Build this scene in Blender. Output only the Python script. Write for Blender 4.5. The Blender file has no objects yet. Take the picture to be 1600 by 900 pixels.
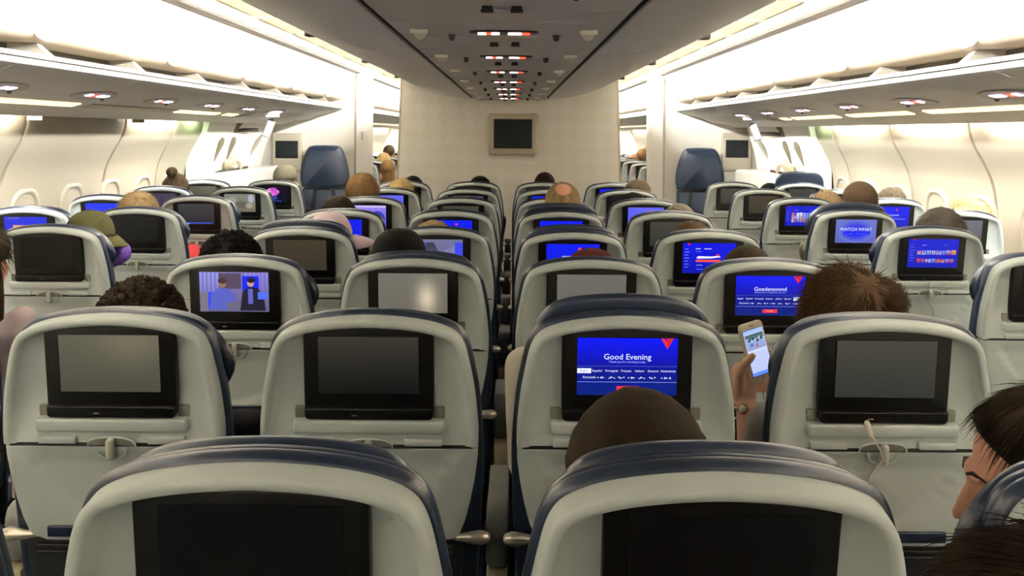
import bpy, bmesh, math, random
from mathutils import Vector, Matrix, Euler, noise

random.seed(7)
SC = bpy.context.scene
COL = SC.collection
PI = math.pi
F = 1430.0                     # focal length in pixels of the 1600-wide frame
CX, CZ = 0.0245, 1.50          # camera position (y = 0), looking along +Y
VPX, VPY = 800.0, 207.0
ROLL = 0.0075

def at(px, py, d):
    """pixel of the photograph + depth -> point in the cabin"""
    a, b = px - VPX, py - VPY
    a2 = a + b * ROLL
    b2 = b - a * ROLL
    return Vector((CX + a2 * d / F, d, CZ - b2 * d / F))

def lin(c):
    c = c / 255.0
    return c / 12.92 if c <= 0.04045 else ((c + 0.055) / 1.055) ** 2.4
def rgb(r, g, b):
    return (lin(r), lin(g), lin(b), 1.0)

MATS = {}
def mat(name, col, rough=0.5, metal=0.0, bump=0.0, bscale=200.0, emit=None, estr=0.0, spec=0.5, coat=0.0,
        var=0.0, vscale=8.0, stretch=None):
    if name in MATS: return MATS[name]
    m = bpy.data.materials.new(name); m.use_nodes = True
    nt = m.node_tree; p = nt.nodes['Principled BSDF']
    c = rgb(*col)
    p.inputs['Base Color'].default_value = c
    p.inputs['Roughness'].default_value = rough
    p.inputs['Metallic'].default_value = metal
    p.inputs['Specular IOR Level'].default_value = spec
    if coat: p.inputs['Coat Weight'].default_value = coat
    if emit:
        p.inputs['Emission Color'].default_value = rgb(*emit); p.inputs['Emission Strength'].default_value = estr
    if bump or var:
        tc = nt.nodes.new('ShaderNodeTexCoord')
        mp = nt.nodes.new('ShaderNodeMapping')
        nt.links.new(tc.outputs['Object'], mp.inputs['Vector'])
        if stretch: mp.inputs['Scale'].default_value = stretch
    if var:
        n = nt.nodes.new('ShaderNodeTexNoise'); n.inputs['Scale'].default_value = vscale; n.inputs['Detail'].default_value = 4
        nt.links.new(mp.outputs[0], n.inputs['Vector'])
        r = nt.nodes.new('ShaderNodeValToRGB')
        r.color_ramp.elements[0].position = .3; r.color_ramp.elements[1].position = .7
        r.color_ramp.elements[0].color = tuple(x * (1 - var) for x in c[:3]) + (1,)
        r.color_ramp.elements[1].color = tuple(min(1, x * (1 + var)) for x in c[:3]) + (1,)
        nt.links.new(n.outputs[0], r.inputs[0]); nt.links.new(r.outputs[0], p.inputs['Base Color'])
    if bump:
        n = nt.nodes.new('ShaderNodeTexNoise'); n.inputs['Scale'].default_value = bscale; n.inputs['Detail'].default_value = 3
        nt.links.new(mp.outputs[0], n.inputs['Vector'])
        b = nt.nodes.new('ShaderNodeBump'); b.inputs['Strength'].default_value = bump; b.inputs['Distance'].default_value = .002
        nt.links.new(n.outputs[0], b.inputs['Height']); nt.links.new(b.outputs[0], p.inputs['Normal'])
    MATS[name] = m
    return m

# ------------------------------------------------------------------ mesh helpers
def mesh_of(name, bm, mats, smooth=True, angle=None):
    bmesh.ops.recalc_face_normals(bm, faces=bm.faces)
    me = bpy.data.meshes.new(name)
    bm.to_mesh(me); bm.free()
    for m in (mats if isinstance(mats, (list, tuple)) else [mats]): me.materials.append(m)
    if smooth:
        for p in me.polygons: p.use_smooth = True
        if angle is not None: me.set_sharp_from_angle(angle=math.radians(angle))
    return me
def obj(name, data, parent=None, loc=None, rot=None):
    o = bpy.data.objects.new(name, data); COL.objects.link(o)
    if parent: o.parent = parent
    if loc is not None: o.location = loc
    if rot is not None: o.rotation_euler = rot
    return o
def tag(o, label, cat, group=None, kind=None):
    o['label'] = label; o['category'] = cat
    if group: o['group'] = group
    if kind: o['kind'] = kind
    return o
def struct(o, label=None):
    o['kind'] = 'structure'
    if label: o['label'] = label
    return o
def empty(name, loc, rotz=0.0):
    o = bpy.data.objects.new(name, None); COL.objects.link(o)
    o.location = loc; o.rotation_euler = (0, 0, rotz); o.empty_display_size = .1
    return o

def box(bm, x0, x1, y0, y1, z0, z1, bev=0.0, seg=2, mi=0, M=None):
    r = bmesh.ops.create_cube(bm, size=1.0)
    vs = r['verts']
    for v in vs:
        v.co = Vector(((x0 + x1) / 2 + v.co.x * (x1 - x0), (y0 + y1) / 2 + v.co.y * (y1 - y0), (z0 + z1) / 2 + v.co.z * (z1 - z0)))
    fs = set(f for v in vs for f in v.link_faces)
    if bev:
        es = list(set(e for v in vs for e in v.link_edges))
        rr = bmesh.ops.bevel(bm, geom=es, offset=bev, segments=seg, profile=.5, affect='EDGES')
        fs = set(rr['faces']) | set(f for f in fs if f.is_valid)
        vs = list(set(v for f in fs for v in f.verts))
    for f in fs: f.material_index = mi
    if M:
        for v in vs: v.co = M @ v.co
    return vs
def loft(bm, rings, cap0=True, cap1=True, closed=True, mi=0):
    R = [[bm.verts.new(p) for p in r] for r in rings]
    n = len(R[0])
    for a, b in zip(R, R[1:]):
        for i in range(n if closed else n - 1):
            j = (i + 1) % n
            try:
                f = bm.faces.new((a[i], a[j], b[j], b[i])); f.material_index = mi
            except ValueError: pass
    if cap0: bm.faces.new(R[0][::-1]).material_index = mi
    if cap1: bm.faces.new(R[-1]).material_index = mi
    return R
def frame_of(t):
    t = t.normalized()
    up = Vector((0, 0, 1)) if abs(t.z) < .9 else Vector((0, 1, 0))
    s = t.cross(up).normalized(); u = s.cross(t).normalized()
    return s, u
def tube(bm, pts, radii, n=12, flat=1.0, round_ends=True, mi=0):
    """swept tube through pts, radius per point, rounded ends"""
    pts = [Vector(p) for p in pts]
    if not isinstance(radii, (list, tuple)): radii = [radii] * len(pts)
    rings = []
    for i, p in enumerate(pts):
        t = (pts[min(i + 1, len(pts) - 1)] - pts[max(i - 1, 0)])
        if t.length < 1e-9: t = Vector((0, 0, 1))
        t.normalize()
        s, u = frame_of(t); r = radii[i]
        def ring(c, rr): return [c + s * (math.cos(k * 2 * PI / n) * rr) + u * (math.sin(k * 2 * PI / n) * rr * flat) for k in range(n)]
        if i == 0 and round_ends:
            for a in (75, 50, 25):
                rings.append(ring(p - t * r * math.sin(math.radians(a)), r * math.cos(math.radians(a))))
        rings.append(ring(p, r))
        if i == len(pts) - 1 and round_ends:
            for a in (25, 50, 75):
                rings.append(ring(p + t * r * math.sin(math.radians(a)), r * math.cos(math.radians(a))))
    return loft(bm, rings, mi=mi)
def ellipsoid(bm, c, r, sub=3, M=None, mi=0):
    rr = bmesh.ops.create_icosphere(bm, subdivisions=sub, radius=1.0)
    for v in rr['verts']:
        q = Vector((v.co.x * r[0], v.co.y * r[1], v.co.z * r[2]))
        if M: q = M @ q
        v.co = q + Vector(c)
        for f in v.link_faces: f.material_index = mi
    return rr['verts']
def catmull(pts, per=4):
    out = []
    P = [Vector(p) for p in pts]
    P = [P[0] * 2 - P[1]] + P + [P[-1] * 2 - P[-2]]
    for i in range(1, len(P) - 2):
        for k in range(per):
            t = k / per
            a, b, c, d = P[i - 1], P[i], P[i + 1], P[i + 2]
            out.append(.5 * ((2 * b) + (c - a) * t + (2 * a - 5 * b + 4 * c - d) * t * t + (3 * b - a - 3 * c + d) * t ** 3))
    out.append(P[-2].copy())
    return out
def mirror_outline(right):
    """right-hand points bottom->top (last at x=0) -> closed outline"""
    return [Vector((p[0], p[1])) for p in right] + [Vector((-p[0], p[1])) for p in right[-2::-1]]
def offset_outline(pts, d, bottom_fixed=True):
    n = len(pts); out = []
    for i, p in enumerate(pts):
        a, b = pts[i - 1], pts[(i + 1) % n]
        if i == 0: a = p + (p - b)
        if i == n - 1: b = p + (p - a)
        t = (b - a).normalized()
        nrm = Vector((t.y, -t.x))     # outward for counter-clockwise (right side going up)
        out.append(p + nrm * d)
    return out
def rrect(x0, x1, z0, z1, r, n=5, rt=None):
    rt = r if rt is None else rt
    out = []
    for cx, cz, a0, rr in ((x1 - rt, z1 - rt, 0, rt), (x0 + rt, z1 - rt, 90, rt), (x0 + r, z0 + r, 180, r), (x1 - r, z0 + r, 270, r)):
        for k in range(n + 1):
            a = math.radians(a0 + 90 * k / n)
            out.append(Vector((cx + rr * math.cos(a), cz + rr * math.sin(a))))
    return out
def slab(bm, outline, y0, y1, bev=.003, mi=0):
    """plate with rounded rim; y0 is the side facing the camera"""
    c = sum(outline, Vector((0, 0))) / len(outline)
    def sh(d):
        n = len(outline); res = []
        for i, p in enumerate(outline):
            t = (outline[(i + 1) % n] - outline[i - 1])
            t = t.normalized() if t.length > 1e-9 else Vector((1, 0))
            res.append(p + Vector((-t.y, t.x)) * d)
        return res
    rings = [[Vector((p.x, y1, p.y)) for p in outline], [Vector((p.x, y0 + bev, p.y)) for p in outline],
             [Vector((p.x, y0 + bev * .3, p.y)) for p in sh(bev * .3)], [Vector((p.x, y0, p.y)) for p in sh(bev)]]
    return loft(bm, rings, mi=mi)
def sweep_profile(bm, prof, y0, y1, mi=0, closed=True):
    return loft(bm, [[Vector((p[0], y0, p[1])) for p in prof], [Vector((p[0], y1, p[1])) for p in prof]], closed=closed, cap0=closed, cap1=closed, mi=mi)
def remesh(bm, voxel, name, m, smooth=4):
    me = bpy.data.meshes.new(name + '_tmp'); bmesh.ops.recalc_face_normals(bm, faces=bm.faces); bm.to_mesh(me); bm.free()
    o = bpy.data.objects.new('tmp_body', me); COL.objects.link(o)
    r = o.modifiers.new('r', 'REMESH'); r.mode = 'VOXEL'; r.voxel_size = voxel
    s = o.modifiers.new('s', 'SMOOTH'); s.factor = .5; s.iterations = smooth
    dg = bpy.context.evaluated_depsgraph_get(); ev = o.evaluated_get(dg)
    out = bpy.data.meshes.new_from_object(ev, depsgraph=dg)
    bpy.data.objects.remove(o); bpy.data.meshes.remove(me)
    out.name = name; out.materials.clear(); out.materials.append(m)
    for p in out.polygons: p.use_smooth = True
    return out
ORD = ['first', 'second', 'third', 'fourth', 'fifth', 'sixth', 'seventh', 'eighth', 'ninth', 'tenth', 'eleventh', 'twelfth', 'thirteenth', 'fourteenth', 'fifteenth']
# ------------------------------------------------------------------ materials of the cabin
M_bin = mat('bin_plastic', (222, 219, 214), .42, bump=.15, bscale=350)
M_strip = mat('service_panel_plastic', (206, 201, 194), .5, bump=.15, bscale=350)
M_ceil = mat('ceiling_panel', (208, 202, 186), .55)
M_ceil2 = mat('ceiling_inset_panel', (192, 172, 122), .5)
M_sidebin = mat('side_bin_plastic', (216, 200, 176), .42)
M_fair = mat('fairing_plastic', (206, 202, 194), .5)
M_wall = mat('sidewall_plastic', (158, 150, 132), .5, bump=.1, bscale=250)
M_dark = mat('dark_gap', (22, 21, 20), .8)
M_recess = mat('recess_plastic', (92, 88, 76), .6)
M_carpet = mat('carpet', (32, 36, 48), .95, bump=.8, bscale=900, var=.25, vscale=300)
M_part = mat('partition_laminate', (236, 232, 220), .45)
M_black = mat('black_plastic', (20, 20, 20), .4)
M_metal = mat('brushed_metal', (190, 186, 176), .3, metal=.9)
M_frame = mat('monitor_frame_plastic', (178, 170, 150), .5)
M_tvglass = mat('monitor_glass', (24, 28, 30), .5, spec=.15)
M_warm = mat('cove_lamp', (255, 250, 240), .5, emit=(252, 252, 252), estr=190)
M_wallwash = mat('wall_lamp', (255, 250, 240), .5, emit=(255, 252, 244), estr=85)
M_green = mat('green_lamp', (240, 255, 240), .5, emit=(206, 255, 206), estr=55)
M_strip_on = mat('strip_lamp', (255, 240, 200), .5, emit=(255, 232, 184), estr=.85)
M_strip_off = mat('strip_lens_unlit', (170, 160, 140), .4)
M_white_led = mat('white_sign_lamp', (255, 255, 255), .4, emit=(255, 245, 238), estr=3.5)
M_red_led = mat('red_sign_lamp', (255, 60, 40), .4, emit=(255, 50, 30), estr=3)
M_violet_led = mat('violet_sign_lamp', (220, 200, 255), .4, emit=(214, 200, 255), estr=3.5)
M_exit = mat('exit_sign_lamp', (230, 230, 255), .4, emit=(214, 216, 255), estr=.75)
M_quilt = None
def quilt():
    m = bpy.data.materials.new('quilted_bulkhead_laminate'); m.use_nodes = True
    nt = m.node_tree; p = nt.nodes['Principled BSDF']
    p.inputs['Base Color'].default_value = rgb(238, 232, 214); p.inputs['Roughness'].default_value = .45
    tc = nt.nodes.new('ShaderNodeTexCoord'); mp = nt.nodes.new('ShaderNodeMapping')
    mp.inputs['Rotation'].default_value = (0, math.radians(45), 0); mp.inputs['Scale'].default_value = (10, 10, 10)
    w = nt.nodes.new('ShaderNodeTexChecker'); w.inputs['Scale'].default_value = 1.0
    w.inputs['Color1'].default_value = rgb(250, 247, 238); w.inputs['Color2'].default_value = rgb(247, 243, 232)
    nt.links.new(tc.outputs['Object'], mp.inputs[0]); nt.links.new(mp.outputs[0], w.inputs['Vector']); nt.links.new(w.outputs['Color'], p.inputs['Base Color'])
    return m
M_quilt = quilt()

Y0, Y1 = -4.0, 19.0
WALL_C = 7.9        # centre bulkhead
WALL_S = 9.6        # side partitions behind the doors

# floor, ends
bm = bmesh.new(); box(bm, -2.7, 2.7, Y0, Y1, -.06, 0)
struct(obj('floor', mesh_of('floor', bm, M_carpet, False)), 'dark carpeted cabin floor')
bm = bmesh.new(); box(bm, -2.75, 2.75, Y0 - .06, Y0, 0, 2.3)
struct(obj('wall_back', mesh_of('wall_back', bm, M_part, False)))
bm = bmesh.new(); box(bm, -2.75, 2.75, Y1, Y1 + .06, 0, 2.3)
struct(obj('wall_front', mesh_of('wall_front', bm, M_part, False)))

# aisle ceilings: slightly arched panel with inset cream panels
for sd, nm in ((-1, 'left'), (1, 'right')):
    bm = bmesh.new()
    xs = [.55, .8, 1.0, 1.2, 1.4, 1.6, 1.72]
    zs = [2.16, 2.165, 2.165, 2.155, 2.14, 2.12, 2.115]
    prof = [(sd * x, z) for x, z in zip(xs, zs)] + [(sd * x, z + .03) for x, z in zip(xs[::-1], zs[::-1])]
    sweep_profile(bm, prof, Y0, Y1)
    struct(obj('ceiling_' + nm, mesh_of('ceiling_' + nm, bm, M_ceil, True, 30)), 'cream arched ceiling over the aisle')
    n = 0
    for k in range(-2, 17):
        y = .3 + k * .81
        bm = bmesh.new()
        prof = [(1.22, 2.149), (1.40, 2.136), (1.40, 2.1295), (1.22, 2.1425)]
        sweep_profile(bm, [(sd * a, b) for a, b in prof], y + .05, y + .72)
        o = obj('trim_%d' % (k + 3 + (20 if sd > 0 else 0)), mesh_of('ceiling_inset', bm, M_ceil2, False)); struct(o)
    bm = bmesh.new()
    sweep_profile(bm, [(sd * 1.555, 2.118), (sd * 1.60, 2.108), (sd * 1.60, 2.098), (sd * 1.553, 2.108)], Y0, Y1)
    struct(obj('trim_%d' % (60 + sd), mesh_of('gap_strip', bm, mat('gap_strip', (44, 36, 24), .6), False)), 'dark strip set in for the gap between ceiling and bins')  # dark strip drawn where ceiling and bins leave an open gap

bm = bmesh.new(); box(bm, -.8, .8, Y0, Y1, 2.19, 2.22)
struct(obj('ceiling', mesh_of('ceiling', bm, M_dark, False)))

# centre overhead bins, one unit per side and 1.62 m
def bin_centre_profile(sd):
    low = catmull([(.330, 1.792), (.45, 1.80), (.6, 1.825), (.75, 1.872), (.86, 1.925), (.912, 1.972)], 4)
    top = [(.925, 1.985), (.925, 1.998), (.90, 2.0), (.82, 2.0), (.80, 2.16), (.330, 2.18)]
    return [(sd * p[0], p[1]) for p in low] + [(sd * a, b) for a, b in top]
bounds = [-4.0, -3.01, -1.39, .23, 1.85, 3.47, 5.09, 6.71, 8.33, 9.95, 11.57, 13.19, 14.81, 16.43, 19.0]
bounds_in_view = [b for b in bounds if b > 1.0]
for sd, nm in ((-1, 'left'), (1, 'right')):
    k = 0
    for a, b in zip(bounds, bounds[1:]):
        bm = bmesh.new(); sweep_profile(bm, bin_centre_profile(sd), a + .003, b - .003)
        o = obj('overhead_bin', mesh_of('centre_bin', bm, M_bin, True, 30))
        if b > 1.9:
            w = '%s centre overhead bin, curved grey underside, %s unit counting from the camera' % (nm, ORD[k]); k += 1
        else: w = '%s centre overhead bin with curved grey underside behind the camera, row %s' % (nm, ORD[bounds.index(a)])
        tag(o, w, 'overhead bin', 'centre overhead bins')
        c = (a + b) / 2 if b - a < 2 else a + .81
        bm = bmesh.new(); box(bm, min(sd * .875, sd * .945), max(sd * .875, sd * .945), c - .03, c + .03, 1.94, 1.977, .006)
        obj('latch', mesh_of('bin_latch', bm, mat('bin_latch_dark', (48, 42, 32), .5)), o)
        bm = bmesh.new(); sweep_profile(bm, [(sd * .908, 1.968), (sd * .928, 1.984), (sd * .932, 1.978), (sd * .912, 1.962)], a + .003, b - .003); obj('edge_seal', mesh_of('edge_seal', bm, mat('edge_seal', (70, 60, 44), .6), False), o)
        # lamp lying in the cove on top of the bin's edge
        bm = bmesh.new(); tube(bm, [(sd * .862, a + .04, 2.035), (sd * .862, b - .04, 2.035)], .016, 8)
        lm = obj('cove_light', mesh_of('cove_tube', bm, M_warm))
        tag(lm, 'glowing cove light tube on top of the %s centre bin, tube %s from the back' % (nm, ORD[bounds.index(a)]), 'light', 'cove lights above the bins')
# centre service strip with a black slot at each edge
bm = bmesh.new(); box(bm, -.345, .345, Y0, Y1, 1.80, 1.83)
struct(obj('ceiling_slot', mesh_of('ceiling_slot', bm, M_dark, False)))
k = 0
for i in range(-5, 23):
    a = 2.12 + .81 * i
    bm = bmesh.new()
    prof = [(-.302, 1.785), (-.2, 1.781), (0, 1.779), (.2, 1.781), (.302, 1.785), (.302, 1.81), (-.302, 1.81)]
    sweep_profile(bm, prof, a + .002, a + .808)
    # cross ridges seen on the strip
    for yy in (.2, .55):
        sweep_profile(bm, [(-.3, 1.7835), (-.2, 1.7795), (0, 1.7775), (.2, 1.7795), (.3, 1.7835), (.3, 1.79), (-.3, 1.79)], a + yy, a + yy + .012)
    if a > 8.5 or a < .5:
        struct(obj('ceiling_strip', mesh_of('service_strip', bm, M_strip, True, 25))); continue
    t = empty('passenger_service_unit', (0, a, 1.78))
    tag(t, 'grey centre ceiling panel with red and white lit signs, %s from the camera' % ORD[k], 'service panel', 'centre ceiling service panels'); k += 1
    off = Matrix.Translation((0, -a, -1.78))
    def part(name, bm, m, sm=True):
        bmesh.ops.transform(bm, matrix=off, verts=bm.verts); return obj(name, mesh_of(name, bm, m, sm, 35), t)
    part('panel', bm, M_strip)
    c = a + .41
    bm = bmesh.new()
    rr = [Vector((.095 * math.cos(q * PI / 12), c + .035 * math.sin(q * PI / 12), 0)) for q in range(24)]
    loft(bm, [[p + Vector((0, 0, 1.782)) for p in rr], [p * 1 + Vector((0, 0, 1.774)) for p in rr]])
    part('sign_housing', bm, mat('sign_housing', (46, 40, 38), .4))
    for sx in (-1, 1):
        bm = bmesh.new(); box(bm, sx * .042 - .03, sx * .042 - .008, c - .008, c + .008, 1.770, 1.775); part('lit_sign', bm, M_white_led)
        bm = bmesh.new(); box(bm, sx * .042 - .007, sx * .042 + .007, c - .007, c + .007, 1.770, 1.775); part('lit_sign', bm, M_red_led if sx < 0 else M_white_led)
        bm = bmesh.new(); box(bm, sx * .042 + .008, sx * .042 + .03, c - .008, c + .008, 1.770, 1.775); part('lit_sign', bm, M_white_led if sx < 0 else M_red_led)
        bm = bmesh.new(); box(bm, sx * .033 - .012, sx * .033 + .012, c + .30, c + .34, 1.771, 1.78, .002)
        for q in range(3): box(bm, sx * .033 - .014, sx * .033 + .014, c + .302 + q * .014, c + .307 + q * .014, 1.768, 1.772)
        part('speaker_grille', bm, M_black)
        bm = bmesh.new()
        tube(bm, [(sx * .235, c + .04, 1.79), (sx * .235, c + .03, 1.772)], [.026, .016], 14); part('reading_lamp', bm, M_strip)
        bm = bmesh.new(); box(bm, sx * .235 - .024, sx * .235 + .024, c - .012, c + .004, 1.771, 1.784, .003)
        part('lamp_lens', bm, mat('lamp_lens', (250, 246, 236), .3, emit=(255, 246, 226), estr=.0))
        bm = bmesh.new(); tube(bm, [(sx * .15, c + .1, 1.783), (sx * .15, c + .1, 1.772)], [.014, .01], 10); part('air_nozzle', bm, M_black)

# side bins: rounded door faces, 1.3 m long
def side_bin_profile(sd):
    pts = [(1.605, 2.115), (1.625, 2.05), (1.65, 1.985), (1.67, 1.935)]
    low = catmull([(1.67, 1.935), (1.688, 1.895), (1.708, 1.865), (1.735, 1.842), (1.77, 1.829), (1.81, 1.828)], 5)
    return [(sd * p[0], p[1]) for p in pts[:-1]] + [(sd * p[0], p[1]) for p in low] + [(sd * 2.2, 1.84), (sd * 2.2, 2.16), (sd * 1.62, 2.14)]
sb = [-4.0, -2.43, -1.13, .17, 1.47, 2.77, 4.07, 5.37, 6.67, 7.97, 9.27, 10.57, 11.87, 13.17, 14.47, 15.77, 19.0]
for sd, nm in ((-1, 'left'), (1, 'right')):
    k = 0
    for a, b in zip(sb, sb[1:]):
        bm = bmesh.new(); sweep_profile(bm, side_bin_profile(sd), a + .002, b - .002)
        o = obj('overhead_bin', mesh_of('side_bin', bm, M_sidebin, True, 30))
        if b > 2.8: w = 'white overhead bin along the %s side wall, %s unit from the camera' % (nm, ORD[k]); k += 1
        else: w = 'white overhead bin along the %s side wall behind the camera, piece %s' % (nm, ORD[sb.index(a)])
        tag(o, w, 'overhead bin', 'side overhead bins')
        c = (a + b) / 2
        bm = bmesh.new()
        ellipsoid(bm, (sd * 1.722, c, 1.862), (.022, .085, .036), 3)
        obj('latch', mesh_of('side_latch', bm, mat('side_latch', (226, 216, 200), .35)), o)
    # recess above the handrail, rail with brackets
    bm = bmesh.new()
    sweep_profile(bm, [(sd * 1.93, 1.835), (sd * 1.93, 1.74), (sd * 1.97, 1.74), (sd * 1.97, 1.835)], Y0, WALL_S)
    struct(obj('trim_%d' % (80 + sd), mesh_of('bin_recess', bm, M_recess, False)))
    rail = empty('handrail', (sd * 1.72, 0, 1.765))
    tag(rail, 'pale handrail on brackets under the %s row of side bins' % nm, 'handrail')
    off = Matrix.Translation((-sd * 1.72, 0, -1.765))
    bm = bmesh.new()
    sweep_profile(bm, [(sd * 1.712, 1.758), (sd * 1.708, 1.768), (sd * 1.716, 1.776), (sd * 1.735, 1.772), (sd * 1.94, 1.752), (sd * 1.94, 1.742), (sd * 1.73, 1.758)], Y0, WALL_S)
    bmesh.ops.transform(bm, matrix=off, verts=bm.verts); obj('rail', mesh_of('rail', bm, mat('rail_plastic', (176, 170, 158), .4), True, 40), rail)
    for i in range(9):
        c = 2.62 + .88 * i
        bm = bmesh.new()
        loft(bm, [[Vector((sd * 1.735, c - .034, 1.773)), Vector((sd * 1.735, c + .034, 1.773)), Vector((sd * 1.90, c + .02, 1.757)), Vector((sd * 1.90, c - .02, 1.757))],
                  [Vector((sd * 1.79, c - .018, 1.826)), Vector((sd * 1.79, c + .018, 1.826)), Vector((sd * 1.90, c + .018, 1.826)), Vector((sd * 1.90, c - .018, 1.826))]])
        bmesh.ops.transform(bm, matrix=off, verts=bm.verts); obj('bracket', mesh_of('bracket', bm, mat('bracket_grey', (168, 162, 150), .4), True, 20), rail)
    # fairing under the rail, service panels, lamp lens, wall band
    bm = bmesh.new()
    prof = [(1.722, 1.757), (1.735, 1.735), (1.80, 1.71), (1.90, 1.69), (2.15, 1.634), (2.25, 1.606), (2.31, 1.585), (2.365, 1.565), (2.378, 1.569), (2.378, 1.578), (2.25, 1.66), (1.95, 1.745)]
    sweep_profile(bm, [(sd * x, z) for x, z in prof], Y0, WALL_S)
    for s in range(9):
        yy = 1.1 + s * 1.08
        sweep_profile(bm, [(sd * x, z) for x, z in [(1.722, 1.757), (1.735, 1.7345), (1.80, 1.7093), (1.90, 1.6893), (1.90, 1.70), (1.75, 1.75)]], yy, yy + .012)
    struct(obj('ceiling_fairing_' + nm, mesh_of('fairing', bm, M_fair, True, 25)), 'grey moulded fairing above the window seats')
    k = 0
    for i in range(9):
        c = (2.75 if sd < 0 else 2.80) + .85 * i
        if c > 8.6: continue
        def P(u, dz): # point on the sloped panel between (1.90,1.69) and (2.15,1.634)
            return Vector((sd * (1.90 + u * .25), 0, 1.69 - u * .056 + dz))
        t = empty('service_unit', (sd * 2.0, c, 1.66))
        tag(t, 'service unit with violet-white lit signs over the %s window seats, %s from the camera' % (nm, ORD[k]), 'service panel', 'side service units'); k += 1
        off = Matrix.Translation((-sd * 2.0, -c, -1.66))
        def part(name, bm, m):
            bmesh.ops.transform(bm, matrix=off, verts=bm.verts); return obj(name, mesh_of(name, bm, m, True, 35), t)
        bm = bmesh.new()
        ring0 = []; ring1 = []
        for q in range(20):
            u = .42 + .30 * math.cos(q * PI / 10); yy = c + .2 * math.sin(q * PI / 10)
            ring0.append(P(u, .004) + Vector((0, yy, 0))); ring1.append(P(u, -.006) + Vector((0, yy, 0)))
        loft(bm, [ring0, ring1]); part('housing', bm, mat('psu_housing', (178, 172, 160), .45))
        for j, (dy, m) in enumerate(((-.09, M_violet_led), (-.045, M_red_led), (.03, M_violet_led), (.08, M_violet_led))):
            bm = bmesh.new()
            L = .018
            loft(bm, [[P(.3, -.005) + Vector((0, c + dy - L, 0)), P(.3, -.005) + Vector((0, c + dy + L, 0)), P(.42, -.005) + Vector((0, c + dy + L, 0)), P(.42, -.005) + Vector((0, c + dy - L, 0))],
                      [P(.3, -.010) + Vector((0, c + dy - L, 0)), P(.3, -.010) + Vector((0, c + dy + L, 0)), P(.42, -.010) + Vector((0, c + dy + L, 0)), P(.42, -.010) + Vector((0, c + dy - L, 0))]])
            part('lit_sign', bm, m)
        bm = bmesh.new(); p = P(.55, -.006); tube(bm, [(p.x, c + .15, p.z + .008), (p.x, c + .15, p.z + .0)], [.016, .011], 12); part('air_nozzle', bm, mat('nozzle_grey', (110, 104, 94), .5))
    # strip lamps (cream lens) and the wall washers hidden behind the band
    segs = [(-3.6, -2.5), (-2.4, -1.3), (-1.2, -.1), (0, 1.1), (1.2, 2.5), (2.6, 3.62), (3.7, 4.63), (4.75, 5.95), (6.02, 6.85), (7.02, 7.3)] if sd < 0 else \
           [(-3.6, -2.5), (-2.4, -1.3), (-1.2, -.1), (0, 1.1), (1.2, 2.5), (2.6, 3.7), (3.82, 4.76), (4.95, 5.85), (6.05, 7.0), (7.12, 7.3)]
    segs += [(10.0 + 1.1 * q, 11.0 + 1.1 * q) for q in range(8)]
    for q, (a, b) in enumerate(segs):
        off_seg = sd < 0 and abs(a - 4.75) < .01
        bm = bmesh.new()
        prof = [(2.155, 1.6345), (2.205, 1.6205), (2.205, 1.612), (2.155, 1.626)]
        sweep_profile(bm, [(sd * x, z) for x, z in prof], a, b)
        o = obj('strip_light', mesh_of('strip_lens', bm, M_strip_off if off_seg else M_strip_on, False))
        tag(o, ('unlit strip light above the shaded window panel of the left wall' if off_seg else 'cream strip light above the %s windows, %s along from the back' % (nm, ORD[q] if q < 15 else 'farthest piece %d' % q)), 'light', 'strip lights above the windows')
        if not off_seg:
            bm = bmesh.new()
            green = 6.9 < a < 7.5
            sweep_profile(bm, [(sd * x, z) for x, z in [(2.395, 1.628), (2.418, 1.612), (2.424, 1.63)]], a + .03, b - .03)
            o = obj('wall_washer', mesh_of('wall_washer', bm, M_green if green else M_wallwash, False))
            tag(o, '%s wall-washing lamp tucked behind the band above the %s windows, piece %s' % ('greenish' if green else 'warm', nm, ORD[q] if q < 15 else 'farthest %d' % q), 'light', 'lamps washing the side walls')
    for yy in ([4.70, 6.0] if sd < 0 else []):  # unseen plates added to block neighbouring lamplight from the unlit panel
        bm = bmesh.new(); box(bm, min(sd * 2.385, sd * 2.465), max(sd * 2.385, sd * 2.465), yy - .006, yy + .006, 1.545, 1.642)
        struct(obj('trim_%d' % int(110 + yy), mesh_of('well_light_block', bm, M_wall, False)))
    # housing above the light well so no light leaks out
    bm = bmesh.new(); sweep_profile(bm, [(sd * x, z) for x, z in [(2.378, 1.578), (2.25, 1.66), (2.2, 1.84), (2.75, 1.84), (2.75, 1.65), (2.6, 1.66), (2.39, 1.64)]], Y0, Y1)
    struct(obj('trim_%d' % (90 + sd), mesh_of('well_housing', bm, M_wall, False)))
    # forward cabin fairing
    bm = bmesh.new()
    sweep_profile(bm, [(sd * x, z) for x, z in prof_f] if False else [(sd * x, z) for x, z in [(1.722, 1.79), (1.735, 1.735), (1.90, 1.69), (2.15, 1.634), (2.365, 1.565), (2.378, 1.578), (2.25, 1.66), (1.95, 1.79)]], WALL_S + .06, Y1)
    struct(obj('ceiling_fairing_forward_' + nm, mesh_of('fairing_fwd', bm, M_fair, True, 25)))

    # side wall panels, 1.06 m each, dark joints between
    wp = catmull([(2.50, 1.665), (2.492, 1.60), (2.492, 1.535), (2.518, 1.45), (2.577, 1.345), (2.622, 1.24), (2.645, 1.08), (2.65, .80), (2.61, .45), (2.54, .15), (2.50, 0.0)], 4)
    bm = bmesh.new()
    sweep_profile(bm, [(sd * (p[0] + .03), p[1]) for p in wp] + [(sd * 2.80, 0), (sd * 2.80, 1.665)], Y0, Y1)
    struct(obj('wall_' + nm, mesh_of('wall_' + nm, bm, mat('wall_joint', (92, 80, 60), .7), True, 30)))
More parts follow.
